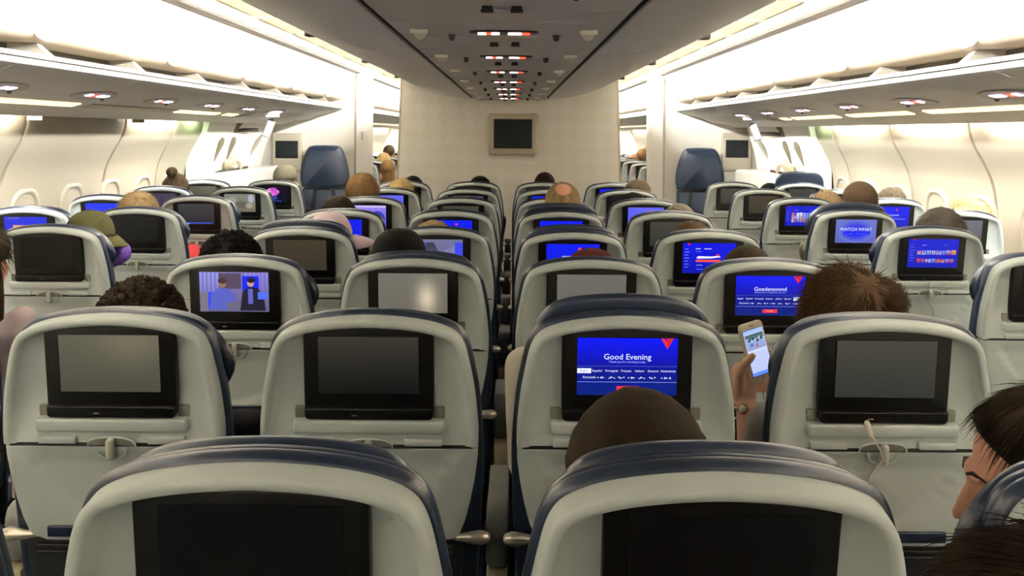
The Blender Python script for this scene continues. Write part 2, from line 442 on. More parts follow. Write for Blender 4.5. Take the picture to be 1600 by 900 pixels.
    joints = [-4, -2.54, -1.48, -.42, .66, 1.74, 2.8, 3.88, 4.95, 5.99, 7.08, 7.475] if sd > 0 else [-4, -2.54, -1.48, -.42, .62, 1.66, 2.7, 3.74, 4.76, 5.97, 6.86, 7.475]
    joints2 = [9.66, 10.72, 11.78, 12.84, 13.9, 14.96, 16.02, 17.08, 19.0]
    def panel(a, b, m):
        bm = bmesh.new()
        ys = [(a + .012, .018), (a + .016, .004), (a + .04, 0), (b - .04, 0), (b - .016, .004), (b - .012, .018)]
        rings = []
        for yy, d in ys:
            inn = [Vector((sd * (p[0] + d), yy, p[1])) for p in wp]
            out = [Vector((sd * (p[0] + .025), yy, p[1])) for p in wp[::-1]]
            rings.append(inn + out)
        loft(bm, rings)
        o = struct(obj('wall_%s' % nm, mesh_of('wall_panel', bm, m, True, 40)), 'curved cream side wall panel')
    for a, b in zip(joints, joints[1:]): panel(a, b, M_wall)
    for a, b in zip(joints2, joints2[1:]): panel(a, b, M_wall)

# windows: moulded reveal with a pulled-down shade, one per frame (0.533 m)
wn = 0
for sd in (-1, 1):
    for i in range(9):
        c = 3.42 + .533 * i + (0 if sd < 0 else .08)
        if c > 7.3: continue
        wn += 1
        t = empty('window_%d' % wn, (sd * 2.6, c, 1.0)); struct(t, 'oval cabin window with moulded surround, shade down')
        bm = bmesh.new()
        def loop(hw, hh, depth, r):
            o = rrect(-hw, hw, -hh, hh, r, 6)
            res = []
            for p in o:
                z = .985 + p.y
                # wall x at height z
                for u, v in zip(wp, wp[1:]):
                    if v[1] <= z <= u[1]:
                        tt = (u[1] - z) / (u[1] - v[1]); x = u[0] + (v[0] - u[0]) * tt; break
                res.append(Vector((sd * (x - depth - 2.6), p.x, p.y - .015)))
            return res
        rings = [loop(.150, .190, -.01, .1), loop(.145, .185, .004, .1), loop(.138, .178, .012, .1), loop(.128, .168, .014, .1), loop(.12, .160, .010, .1), loop(.112, .152, -.004, .1)]
        loft(bm, rings, cap0=False, cap1=False)
        obj('surround', mesh_of('window_surround', bm, M_wall), t)
        bm = bmesh.new(); loft(bm, [loop(.116, .156, .003, .1), loop(.116, .156, -.004, .1)])
        obj('shade', mesh_of('window_shade', bm, mat('window_shade', (160, 152, 134), .5), True, 40), t)

# centre bulkhead with framed monitor
bm = bmesh.new()
loft(bm, [[Vector((-.925, y, 2.16)), Vector((.925, y, 2.16)), Vector((.985, y, 0)), Vector((-.985, y, 0))] for y in (WALL_C, WALL_C + .07)])
struct(obj('wall_centre', mesh_of('wall_centre', bm, M_quilt, False)), 'cream quilted centre bulkhead')
for sd in (-1, 1):
    bm = bmesh.new()
    loft(bm, [[Vector((sd * .925, y, 2.0)), Vector((sd * .94, y, 2.0)), Vector((sd * 1.0, y, 0)), Vector((sd * .985, y, 0))] for y in (WALL_C - .006, WALL_C + .076)])
    struct(obj('trim_%d' % (70 + sd), mesh_of('bulkhead_edge', bm, mat('edge_trim', (186, 172, 146), .5), False)))

def monitor(c, w, h, label, y, sw, sh, dz):
    t = empty('wall_monitor', c); tag(t, label, 'monitor')
    bm = bmesh.new(); slab(bm, rrect(-w / 2, w / 2, -h / 2, h / 2, .02), -.055, 0, .012); obj('frame', mesh_of('monitor_frame', bm, M_frame, True, 40), t)
    bm = bmesh.new(); slab(bm, rrect(-sw / 2 - .008, sw / 2 + .008, -sh / 2 - .008 + dz, sh / 2 + .008 + dz, .006), -.059, -.05, .003); obj('bezel', mesh_of('monitor_bezel', bm, M_black, True, 40), t)
    bm = bmesh.new(); slab(bm, rrect(-sw / 2, sw / 2, -sh / 2 + dz, sh / 2 + dz, .003), -.062, -.055, .001); obj('screen', mesh_of('monitor_screen', bm, M_tvglass, True, 40), t)
p = at(801.5, 210, WALL_C)
monitor(p, 76 * WALL_C / F, 64 * WALL_C / F, 'square beige-framed monitor with dark screen on the centre bulkhead', WALL_C, 57 * WALL_C / F, 43 * WALL_C / F, .005)

# side partitions, corner posts, small monitors, crew seats
M_navy = mat('navy_leather', (30, 44, 66), .38, bump=.25, bscale=420, var=.08, vscale=20)
for sd, nm in ((-1, 'left'), (1, 'right')):
    bm = bmesh.new()
    box(bm, min(sd * 1.60, sd * 2.63), max(sd * 1.60, sd * 2.63), WALL_S, WALL_S + .06, 0, 2.14)
    struct(obj('wall_partition_' + nm, mesh_of('wall_partition', bm, M_part, False)), 'white side partition ahead of the door')
    bm = bmesh.new()
    sweep = [Vector((sd * 1.455, 0, WALL_S + .02)), Vector((sd * 1.47, 0, WALL_S - .03)), Vector((sd * 1.50, 0, WALL_S - .045)), Vector((sd * 1.60, 0, WALL_S - .045)), Vector((sd * 1.63, 0, WALL_S + .0)), Vector((sd * 1.63, 0, WALL_S + .14)), Vector((sd * 1.455, 0, WALL_S + .14))]
    loft(bm, [[Vector((p.x, p.z, z)) for p in sweep] for z in (0, 2.15)])
    struct(obj('wall_post_' + nm, mesh_of('wall_post', bm, mat('post_laminate', (226, 220, 212), .45), True, 40)), 'pale corner post at the aisle')
    # small placard on the post (a printed code on it is left out)
    bm = bmesh.new(); c = at(566 if sd < 0 else 1038, 212 if sd < 0 else 215, WALL_S - .045)
    box(bm, c.x - .012, c.x + .012, WALL_S - .047, WALL_S - .0445, c.z - .045, c.z + .045)
    tag(obj('placard', mesh_of('placard', bm, mat('placard_grey', (150, 146, 140), .5), False)), 'slim grey placard on the %s corner post beside the aisle' % nm, 'placard')
    c = at(450 if sd < 0 else 1149.5, 238 if sd < 0 else 237, WALL_S)
    monitor(c, 46 * WALL_S / F, 60 * WALL_S / F, 'small monitor in white frame on the partition beside the %s crew seat' % nm, WALL_S, 33 * WALL_S / F, 25 * WALL_S / F, .03)
    # crew seat: folded jump seat with padded back
    cx = at(508 if sd < 0 else 1093, 270, WALL_S - .05).x
    t = empty('crew_seat', (cx, WALL_S - .002, .62)); tag(t, 'folded navy crew seat against the %s partition' % nm, 'seat')
    bm = bmesh.new()
    top = catmull([(.235, .30), (.25, .40), (.235, .52), (.20, .64), (.165, .705), (.12, .725), (.0, .73)], 4)
    out = mirror_outline(top)
    def R(o, y): return [Vector((p.x, y, p.y)) for p in offset_outline(out, o)]
    loft(bm, [R(-.02, -.02), R(0, -.035), R(.004, -.07), R(-.012, -.10), R(-.05, -.115)])
    obj('headrest', mesh_of('crew_headrest', bm, M_navy), t)
    bm = bmesh.new(); slab(bm, rrect(-.235, .235, -.02, .285, .03), -.09, -.02, .02); obj('backrest', mesh_of('crew_back', bm, M_navy, True, 50), t)
    for s in (-1, 1):
        bm = bmesh.new(); loft(bm, [[Vector((s * .09 - .02, y, .29)), Vector((s * .09 + .02, y, .29)), Vector((s * .13 + .02, y, -.01)), Vector((s * .13 - .02, y, -.01))] for y in (-.096, -.088)])
        obj('harness_strap', mesh_of('harness', bm, mat('harness_web', (18, 20, 26), .8), False), t)
    bm = bmesh.new(); slab(bm, rrect(-.22, .22, -.30, -.03, .02), -.12, -.0, .02); obj('seat', mesh_of('crew_pan', bm, mat('crew_pan', (30, 32, 36), .5), True, 50), t)
    bm = bmesh.new(); box(bm, -.2, .2, -.06, 0, -.62, -.3, .01); obj('base', mesh_of('crew_base', bm, M_frame), t)

# exit doors
for sd, nm, n in ((-1, 'left', 1), (1, 'right', 2)):
    t = empty('door_%d' % n, (sd * 2.55, 8.5, 0)); struct(t, 'white %s cabin exit door' % nm)
    dp = catmull([(2.42, 1.66), (2.46, 1.5), (2.52, 1.3), (2.56, 1.05), (2.56, .8), (2.52, .4), (2.45, 0)], 4)
    bm = bmesh.new()
    rings = []
    for yy, d in ((7.48, .05), (7.50, .01), (7.56, 0), (9.40, 0), (9.46, .01), (9.5, .05)):
        rings.append([Vector((sd * (p[0] + d) - sd * 2.55, yy - 8.5, p[1])) for p in dp] + [Vector((sd * (2.64) - sd * 2.55, yy - 8.5, p[1])) for p in dp[::-1]])
    loft(bm, rings); obj('door_panel', mesh_of('door_panel', bm, M_part, True, 40), t)
    # slanted arms, handle, strap and overhang of the door mechanism
    gm = mat('door_mechanism', (112, 104, 86), .45); gd = mat('door_strap', (52, 42, 32), .7)
    def D(px, py, d):
        q = at(px, py, d); return Vector((sd * -q.x - sd * 2.55, q.y - 8.5, q.z))
    for a, b, d, m in (((348, 218), (333, 252), 7.86, gm), ((366, 217), (354, 248), 8.2, gm), ((408, 213), (388, 247), 8.95, mat('door_recess', (160, 152, 138), .5))):
        bm = bmesh.new(); A, B = D(a[0], a[1], d), D(b[0], b[1], d); tube(bm, [A, A.lerp(B, .15), B], [.018, .026, .012], 10, .7)
        obj('hinge_arm', mesh_of('hinge_arm', bm, m), t)
    bm = bmesh.new(); tube(bm, [D(357, 262, 8.2), D(360, 254, 8.1), D(366, 247, 8.1), D(373, 250, 8.15), D(376, 258, 8.25), D(375, 263, 8.3)], [.05, .05, .04, .03, .022, .02], 12, .8)
    obj('door_handle', mesh_of('door_handle', bm, mat('door_handle_white', (226, 214, 190), .4)), t)
    bm = bmesh.new(); tube(bm, [D(336, 273, 7.66), D(345, 269, 7.8), D(362, 265, 8.1), D(386, 261, 8.5)], [.022, .02, .01, .012], 8); obj('strap', mesh_of('door_strap', bm, gd), t)
    bm = bmesh.new(); tube(bm, [D(367, 204, 8.2), D(384, 203, 8.4), D(402, 203, 8.6)], .016, 8); obj('overhang_edge', mesh_of('overhang_edge', bm, gd), t)
    bm = bmesh.new(); tube(bm, catmull([D(367, 204, 8.2), D(376, 192, 8.25), D(390, 184, 8.35), D(412, 183, 8.7)], 4), .02, 8); obj('overhang', mesh_of('overhang', bm, gm), t)
    bm = bmesh.new(); box(bm, min(sd * (2.30 - 2.55), sd * .0), max(sd * (2.30 - 2.55), sd * .0), -.95, .85, .55, 1.145, .03); obj('slide_cover', mesh_of('slide_cover', bm, M_part), t)
    # lintel over the door
    bm = bmesh.new(); loft(bm, [[Vector((sd * 1.95, y, 1.70)), Vector((sd * 2.10, y, 1.62)), Vector((sd * 2.45, y, 1.58)), Vector((sd * 2.7, y, 1.60)), Vector((sd * 2.7, y, 1.8)), Vector((sd * 1.95, y, 1.8))] for y in (7.42, WALL_S)])
    struct(obj('trim_%d' % (100 + sd), mesh_of('door_lintel', bm, M_fair, True, 30)))
    # exit sign: lit lens hanging aslant
    c = at(419.5 if sd < 0 else 1181, 201 if sd < 0 else 206, 8.4)
    t2 = empty('exit_sign', c); t2.rotation_euler = (0, -sd * math.radians(20), 0)
    tag(t2, 'lit white exit sign hanging aslant above the %s door' % nm, 'sign')
    bm = bmesh.new(); box(bm, -.036, .036, -.004, .03, -.085, .085, .01); obj('housing', mesh_of('exit_housing', bm, M_frame), t2)
    bm = bmesh.new(); box(bm, -.027, .027, -.008, -.002, -.072, .072, .004); obj('lens', mesh_of('exit_lens', bm, M_exit), t2)
    bm = bmesh.new(); tube(bm, [(0, .015, .08), (0, .015, .18)], .012, 8); obj('bracket', mesh_of('exit_bracket', bm, M_frame), t2)
    # round lamp over the door
    c = at(424 if sd < 0 else 1174, 180 if sd < 0 else 185, 8.0)
    bm = bmesh.new(); rr = [Vector((c.x + .06 * math.cos(q * PI / 10), 8.0 + .14 * math.sin(q * PI / 10), 0)) for q in range(20)]
    loft(bm, [[p + Vector((0, 0, c.z + .01)) for p in rr], [p + Vector((0, 0, c.z - .012)) for p in rr]])
    tag(obj('door_lamp', mesh_of('door_lamp', bm, mat('door_lamp', (255, 255, 250), .4, emit=(255, 250, 235), estr=6), True, 40)), 'small oval lamp in the ceiling over the %s door' % nm, 'light')
# ------------------------------------------------------------------ seats
M_shell = mat('seat_shell_plastic', (203, 214, 213), .42, bump=.12, bscale=420)
M_tray = mat('tray_plastic', (197, 208, 207), .45, bump=.12, bscale=420)
M_leather = mat('seat_navy_leather', (25, 37, 58), .3, spec=.7, bump=.22, bscale=380, var=.10, vscale=14)
M_bezel = mat('bezel_black', (11, 11, 11), .35, spec=.3)
M_under = mat('seat_dark_frame', (24, 25, 28), .6)
M_rod = mat('tray_arm_metal', (214, 208, 194), .28, metal=.75)
M_arm = mat('armrest_plastic', (112, 114, 110), .5)
M_armpad = mat('armrest_pad', (58, 62, 68), .55)
M_card = mat('safety_card_blue', (14, 24, 48), .4)
M_latch = mat('latch_plastic_pale', (186, 188, 178), .35)
M_port = mat('port_metal', (120, 112, 90), .3, metal=.8)

L = .738          # shell top above the pivot
PIV = .40         # pivot above the floor

up = [(.2165, -.2595), (.2160, -.22), (.2095, -.155), (.2035, -.12), (.197, -.087), (.1905, -.062), (.182, -.044), (.172, -.033), (.156, -.0235), (.131, -.0145), (.1, -.008), (.06, -.003), (.02, -.0004), (0, 0)]
up = catmull([Vector((a, b, 0)) for a, b in up], 3)
up = [(p.x, p.y + L) for p in up]
SHELL = mirror_outline(up)

def wz(z, a=.15, b=.29):
    d = L - z
    t = min(1, max(0, (d - a) / (b - a)))
    return 1 - t * t * (3 - 2 * t)
def build_shell():
    bm = bmesh.new()
    n = len(SHELL)
    spec = [(0, .036, 0), (0, .006, 0), (-.0015, .002, 0), (-.004, .0003, 0), (-.008, -.0006, 0), (-.0135, 0, .0), (-.0165, .0012, .003), (-.019, .0015, .010), (-.0235, .0015, .018), (-.033, .0015, .0245), (-.050, .0015, .027)]
    R = []
    for off, y, k in spec:
        o = offset_outline(SHELL, off)
        ring = []
        for i, p in enumerate(o):
            w = wz(p.y)
            z = max(p.y, SHELL[0].y)
            ring.append(Vector((p.x, y + k * w, z)))
        R.append(ring)
    V = [[bm.verts.new(p) for p in r] for r in R]
    for a, b in zip(V, V[1:]):
        for i in range(n - 1):
            bm.faces.new((a[i], a[i + 1], b[i + 1], b[i]))
    # fill between left and right points of the last ring
    last = V[-1]; h = n // 2; M = 9
    rows = []
    for i in range(h):
        l, r = last[n - 1 - i], last[i]
        row = [r]
        for k in range(1, M):
            t = k / M; q = r.co.lerp(l.co, t)
            row.append(bm.verts.new(q))
        row.append(l); rows.append(row)
    for a, b in zip(rows, rows[1:]):
        for k in range(M): bm.faces.new((a[k], a[k + 1], b[k + 1], b[k]))
    for k in range(M):
        bm.faces.new((rows[-1][k], rows[-1][k + 1], last[h]))
    # bottom lip turning forward
    bot = [R[-1][0]]
    me_bot = [V[j][0] for j in range(len(V))]
    lipL = [bm.verts.new(v.co + Vector((0, .03, 0))) for v in rows[0]]
    for k in range(M): bm.faces.new((rows[0][k], rows[0][k + 1], lipL[k + 1], lipL[k]))
    # back plate closing the front side
    front = [bm.verts.new(v.co + Vector((0, .004, 0))) for v in V[0]]
    for i in range(n - 1): bm.faces.new((V[0][i], V[0][i + 1], front[i + 1], front[i]))
    bm.faces.new(front)
    # ledge under the monitor, card flaps, latch arch
    box(bm, -.150, .150, -.002, .03, L - .234, L - .207, .006, 3)
    for s in (-1, 1):
        box(bm, s * .108 - .037, s * .108 + .037, -.0028, .02, L - .2575, L - .2435, .002, 2)
    arch = [(s * .047, 0) for s in ()]
    pts = [Vector((.047 * math.cos(a), -.0008, L - .2605 + .017 * math.sin(a) ** .7)) for a in [PI * k / 14 for k in range(15)]]
    tube(bm, pts, .0022, 8)
    return mesh_of('back_shell', bm, M_shell, True, 50)
ME_shell = build_shell()

def build_recess_shade():  # flat darker plate painting in the shade of the latch recess
    bm = bmesh.new()
    pts = [Vector((.044 * math.cos(PI * k / 16), L - .2600 + .0145 * max(0, math.sin(PI * k / 16)) ** .7)) for k in range(17)]
    loft(bm, [[Vector((p.x, .001, p.y)) for p in pts], [Vector((p.x, -.0012, p.y)) for p in pts]])
    return mesh_of('latch_recess_shade', bm, mat('recess_shade_grey', (120, 120, 110), .6), True, 40)
def build_notch_shade(s):  # small darker box giving the shell a side pocket's shade by colour
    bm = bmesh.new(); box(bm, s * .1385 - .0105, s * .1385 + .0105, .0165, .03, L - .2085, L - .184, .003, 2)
    return mesh_of('ledge_notch_shade', bm, mat('recess_shade_grey', (120, 120, 110), .6), True, 40)
ME_notch = {s: build_notch_shade(s) for s in (-1, 1)}
def build_gap():
    bm = bmesh.new(); box(bm, -.205, .205, .004, .02, L - .2660, L - .2575)
    return mesh_of('seam_gap', bm, M_under, False)
ME_gap = build_gap()
ME_recess = build_recess_shade()

def build_tray():
    bm = bmesh.new()
    right = [(.150, -.462), (.178, -.452), (.1905, -.42), (.2005, -.38), (.210, -.33), (.2155, -.285), (.2158, -.2635), (.10, -.2635), (.062, -.2635), (.05, -.2635), (0, -.2635)]
    # rows of the tray: half width at z
    zs = [-.2645, -.28, -.30, -.32, -.34, -.36, -.38, -.40, -.42, -.44, -.452, -.462]
    def hw(d):
        P = right[:7][::-1]
        for (x0, z0), (x1, z1) in zip(P, P[1:]):
            if z1 <= d <= z0: return x0 + (x1 - x0) * (z0 - d) / (z0 - z1)
        return .150
    M = 16; rows = []
    def depth(x, d):
        # swept ridge shaped like a wide U
        v = (abs(x) / .17) ** 2.2
        zc = -.43 + .16 * v
        q = (d - zc) / .0085
        ridge = -.0045 * math.exp(-q * q)
        hollow = .008 * (1 / (1 + math.exp(-max(-60, min(60, (d - zc) / .003))))) * min(1, max(0, (-.268 - d) / .03))
        return ridge + hollow
    for d in [z for a, b in zip(zs, zs[1:]) for z in (a, (a * 2 + b) / 3, (a + 2 * b) / 3)] + [zs[-1]]:
        h = hw(d)
        row = []
        for k in range(-M, M + 1):
            x = h * k / M
            row.append(Vector((x, depth(x, d) + (.010 * max(0, abs(k / M) - .93) / .07), L + d)))
        rows.append([Vector((-h, .03, L + d))] + row + [Vector((h, .03, L + d))])
    first = [Vector((v.x, .03, v.z)) for v in rows[0]]; last = [Vector((v.x, .03, v.z)) for v in rows[-1]]
    V = [[bm.verts.new(p) for p in r] for r in ([first] + rows + [last])]
    for a, b in zip(V, V[1:]):
        for k in range(len(a) - 1):
            try: bm.faces.new((a[k], a[k + 1], b[k + 1], b[k]))
            except ValueError: pass
    bm.faces.new([r[0] for r in V] + [v for v in V[-1][1:-1]] + [r[-1] for r in V[::-1]] + [v for v in V[0][-2:0:-1]])
    # half ring below the latch
    pts = [Vector((.030 * math.cos(a), -.0005, L - .2655 - .024 * abs(math.sin(a)) ** .8)) for a in [PI * k / 14 for k in range(15)]]
    tube(bm, pts, .0022, 8)
    bmesh.ops.remove_doubles(bm, verts=bm.verts, dist=1e-5)
    return mesh_of('tray_table', bm, M_tray, True, 50)
ME_tray = build_tray()

def build_latch():
    bm = bmesh.new(); box(bm, -.0075, .0075, -.016, .0, L - .286, L - .243, .0055, 3)
    return mesh_of('tray_latch', bm, M_latch, True, 60)
ME_latch = build_latch()

def build_trayarm(s):
    bm = bmesh.new()
    z = L - .452 - .006
    tube(bm, [(s * .05, .012, z), (s * .17, .012, z)], .0045, 8)
    pts = [(s * .165, .012, z), (s * .18, .012, z), (s * .205, .012, z), (s * .226, .012, z), (s * .231, .012, z)]
    tube(bm, pts, [.005, .008, .0125, .0145, .012], 14)
    return mesh_of('tray_arm', bm, M_rod)
ME_trayarm = {s: build_trayarm(s) for s in (-1, 1)}

def build_pocket():
    bm = bmesh.new()
    right = [(.165, -.735), (.178, -.60), (.188, -.50), (.186, -.462), (0, -.462)]
    slab(bm, [Vector((p[0], L + p[1])) for p in right[:-1]] + [Vector((-p[0], L + p[1])) for p in right[-2::-1]], .012, .05, .006)
    for k in range(2): box(bm, -.165, .165, .002, .016, L - .478 - .014 * k, L - .474 - .014 * k, .0015, 1)
    return mesh_of('seat_pocket', bm, M_under, True, 40)
ME_pocket = build_pocket()
def build_card():
    bm = bmesh.new(); box(bm, -.135, .135, -.0075, -.0005, L - .452, L - .430, .001, 1)
    return mesh_of('safety_card', bm, M_card, False)
ME_card = build_card()

# monitor: black bezel with a deeper bar along the bottom, and the brow gap above it
def build_bezel():
    bm = bmesh.new()
    slab(bm, rrect(-.1285, .1285, L - .192, L - .0275, .008, 6, .017), .002, .022, .003)
    slab(bm, rrect(-.1275, .1275, L - .2125, L - .1875, .009, 5, .003), -.008, .024, .005)
    # shadow plate between the brow and the bezel
    return mesh_of('monitor_bezel', bm, M_bezel, True, 40)
ME_bezel = build_bezel()
def build_port():
    bm = bmesh.new(); box(bm, -.034, -.022, -.0095, -.006, L - .2035, L - .2005, .001, 1)
    return mesh_of('usb_port', bm, M_port, False)
ME_port = build_port()
def build_brow():  # dark plate that paints the shade under the brow
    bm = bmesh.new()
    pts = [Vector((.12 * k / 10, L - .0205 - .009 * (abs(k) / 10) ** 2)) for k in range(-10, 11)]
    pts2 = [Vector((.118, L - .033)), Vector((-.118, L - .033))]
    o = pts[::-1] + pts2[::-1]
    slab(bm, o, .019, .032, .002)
    return mesh_of('brow_gap_shade', bm, mat('brow_shadow', (62, 60, 52), .5), True, 40)
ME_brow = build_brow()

# leather back cushion wrapping the shell from the front
cush_right = catmull([Vector((a, b, 0)) for a, b in [(.190, -.735), (.205, -.60), (.214, -.45), (.2195, -.30), (.2165, -.22), (.2105, -.155), (.2045, -.12), (.198, -.087), (.1915, -.062), (.183, -.044), (.173, -.033), (.157, -.0235), (.132, -.0145), (.1, -.008), (.06, -.003), (.02, -.0004), (0, 0)]], 3)
CUSH = mirror_outline([(p.x, p.y + L) for p in cush_right])
def build_cushion():
    bm = bmesh.new()
    spec = [(-.03, .034), (-.004, .0345), (.002, .036), (.005, .039), (.007, .044), (.0075, .050), (.0065, .055), (.003, .0575), (.0025, .0585), (.004, .061), (.0035, .067), (.001, .075), (-.006, .083), (-.015, .088), (-.03, .091), (-.06, .090)]
    R = [[Vector((p.x, y, p.y)) for p in offset_outline(CUSH, o)] for o, y in spec]
    loft(bm, R)
    return mesh_of('back_cushion', bm, M_leather, True, 75)
ME_cushion = build_cushion()

def build_headrest(ears):
    """ears: (left, right) amount of the folded wing"""
    bm = bmesh.new()
    base = [(.150, -.205), (.172, -.195), (.180, -.16), (.181, -.11), (.176, -.07), (.165, -.043), (.145, -.022), (.115, -.010), (.07, -.003), (.03, -.0005), (0, 0)]
    r = catmull([Vector((a, b, 0)) for a, b in base], 3)
    out = mirror_outline([(p.x, p.y + L - .010) for p in r])
    def bulge(p, k):
        e = ears[1] if p.x > 0 else ears[0]
        d = L - p.y
        g = math.exp(-((d - .115) / .065) ** 2) * e
        return Vector((p.x + (1 if p.x > 0 else -1) * g * k * (1 if abs(p.x) > .12 else 0), p.y))
    spec = [(-.03, .078, 1), (-.006, .0785, 1), (.000, .080, 1), (.004, .085, 1), (.005, .092, 1), (.003, .100, .9), (-.004, .106, .8), (-.015, .110, .6), (-.04, .112, .2)]
    R = []
    for o, y, k in spec:
        ring = []
        for p in offset_outline(out, o):
            q = bulge(p, k)
            ring.append(Vector((q.x, y - (.02 * (abs(q.x - p.x) / .05) if abs(q.x - p.x) > .004 else 0), q.y)))
        R.append(ring)
    loft(bm, R)
    return mesh_of('headrest', bm, M_leather, True, 75)
ME_head = {'n': build_headrest((0, 0)), 'm': build_headrest((.026, 0)), 'r': build_headrest((0, .042)), 'l': build_headrest((.042, 0))}

def build_pan():
    bm = bmesh.new()
    box(bm, -.215, .215, .10, .58, .29, .425, .035, 4)
    return mesh_of('seat_cushion', bm, M_leather, True, 60)
ME_pan = build_pan()
def build_underframe():
    bm = bmesh.new()
    box(bm, -.20, .20, .04, .50, .25, .288, .01, 2)
    for s in (-1, 1): box(bm, s * .17 - .018, s * .17 + .018, .0, .10, .25, .52, .008, 2)
    return mesh_of('under_frame', bm, M_under, True, 40)
ME_under = build_underframe()
def build_leg(s):
    bm = bmesh.new()
    tube(bm, [(s * .12, .10, .26), (s * .12, .06, .02)], .018, 8, round_ends=False)
    tube(bm, [(s * .12, .40, .26), (s * .12, .46, .02)], .018, 8, round_ends=False)
    box(bm, s * .12 - .025, s * .12 + .025, .0, .52, .0, .02, .004, 1)
    return mesh_of('leg', bm, M_rod, True, 40)
ME_leg = {s: build_leg(s) for s in (-1, 1)}
def build_armrest():
    bm = bmesh.new()
    # side profile (y, z): tall rounded rear end, long pad forward
    prof = [(.055, .59), (.055, .675), (.065, .695), (.085, .702), (.12, .70), (.2, .68), (.3, .66), (.46, .65), (.50, .64), (.51, .615), (.50, .59), (.46, .58), (.2, .575), (.08, .575)]
    def ring(x, s): 
        c = Vector((.25, .65))
        res = []
        for a, b in prof:
            v = Vector((a, b)); 
            t = Vector((max(.07, min(.49, a)), max(.59, min(.68, b))))
            res.append(Vector((x, a + (.25 - a) * s * .04, b + (.65 - b) * s * .12)))
        return res
    loft(bm, [ring(-.0235, 1), ring(-.0215, .35), ring(-.017, 0), ring(.017, 0), ring(.0215, .35), ring(.0235, 1)])
    return mesh_of('armrest', bm, M_arm, True, 50)
ME_armrest = build_armrest()
def build_armpost():
    bm = bmesh.new()
    box(bm, -.0225, .0225, .04, .14, .38, .574, .008, 2)
    return mesh_of('armrest_base', bm, mat('armrest_base_cream', (176, 168, 140), .5), True, 40)
ME_armpost = build_armpost()

# ------------------------------------------------------------------ screens
def screen_material():
    m = bpy.data.materials.new('lit_screen'); m.use_nodes = True
    nt = m.node_tree; p = nt.nodes['Principled BSDF']
    p.inputs['Base Color'].default_value = (.004, .004, .004, 1); p.inputs['Roughness'].default_value = .3; p.inputs['Specular IOR Level'].default_value = .22
    a = nt.nodes.new('ShaderNodeAttribute'); a.attribute_name = 'picture'
    nt.links.new(a.outputs['Color'], p.inputs['Emission Color']); p.inputs['Emission Strength'].default_value = .6
    return m
M_screen = screen_material()
SW, SH = .197, .1165
SX0, SZ1 = -.0985, L - .0435
class Screen:
    def __init__(s): s.v = []; s.f = []; s.c = []; s.n = 0
    def P(s, u, w): return (SX0 + u * SW, -.0002 - .00004 * s.n, SZ1 - w * SH)
    def poly(s, pts, cols):
        s.n += 1; b = len(s.v)
        if not isinstance(cols, list): cols = [cols] * len(pts)
        s.v += [s.P(*p) for p in pts]; s.c += cols; s.f.append(tuple(range(b, b + len(pts))))
    def rect(s, u0, w0, u1, w1, c, c2=None):
        c2 = c2 or c
        s.poly([(u0, w0), (u1, w0), (u1, w1), (u0, w1)], [c, c, c2, c2])
    def ell(s, u, w, ru, rw, c):
        s.poly([(u + ru * math.cos(k * PI / 8), w + rw * math.sin(k * PI / 8)) for k in range(16)], c)
    def text(s, txt, u, w, h, c, align='CENTER'):
        cu = bpy.data.curves.new('txt', 'FONT'); cu.body = txt; cu.size = h * SH * 1.35; cu.align_x = align; cu.align_y = 'CENTER'; cu.resolution_u = 2
        o = bpy.data.objects.new('txt', cu); COL.objects.link(o)
        dg = bpy.context.evaluated_depsgraph_get(); me = bpy.data.meshes.new_from_object(o.evaluated_get(dg), depsgraph=dg)
        bpy.data.objects.remove(o)
        s.n += 1; b = len(s.v); x, y, z = s.P(u, w)
        for v in me.vertices:
            s.v.append((x + v.co.x, y, z + v.co.y)); s.c.append(c)
        for p in me.polygons: s.f.append(tuple(b + i for i in p.vertices))
        bpy.data.meshes.remove(me)
    def mesh(s, name):
        # the glass plate itself carries the picture a hair in front of it
        me = bpy.data.meshes.new(name)
        b = len(s.v)
        s.v += [(SX0 - .001, .0004, SZ1 + .001), (SX0 + SW + .001, .0004, SZ1 + .001), (SX0 + SW + .001, .0004, SZ1 - SH - .001), (SX0 - .001, .0004, SZ1 - SH - .001),
                (SX0 - .001, .004, SZ1 + .001), (SX0 + SW + .001, .004, SZ1 + .001), (SX0 + SW + .001, .004, SZ1 - SH - .001), (SX0 - .001, .004, SZ1 - SH - .001)]
        s.c += [(2, 2, 2)] * 8
        s.f += [(b, b + 1, b + 2, b + 3), (b, b + 4, b + 5, b + 1), (b + 1, b + 5, b + 6, b + 2), (b + 2, b + 6, b + 7, b + 3), (b + 3, b + 7, b + 4, b)]
        me.from_pydata(s.v, [], s.f)
        at_ = me.color_attributes.new('picture', 'FLOAT_COLOR', 'POINT')
        for i, c in enumerate(s.c): at_.data[i].color = rgb(*c)
        me.materials.append(M_screen)
        return me
BL, BL2, W_, RED = (12, 24, 236), (10, 22, 110), (236, 240, 255), (226, 44, 52)
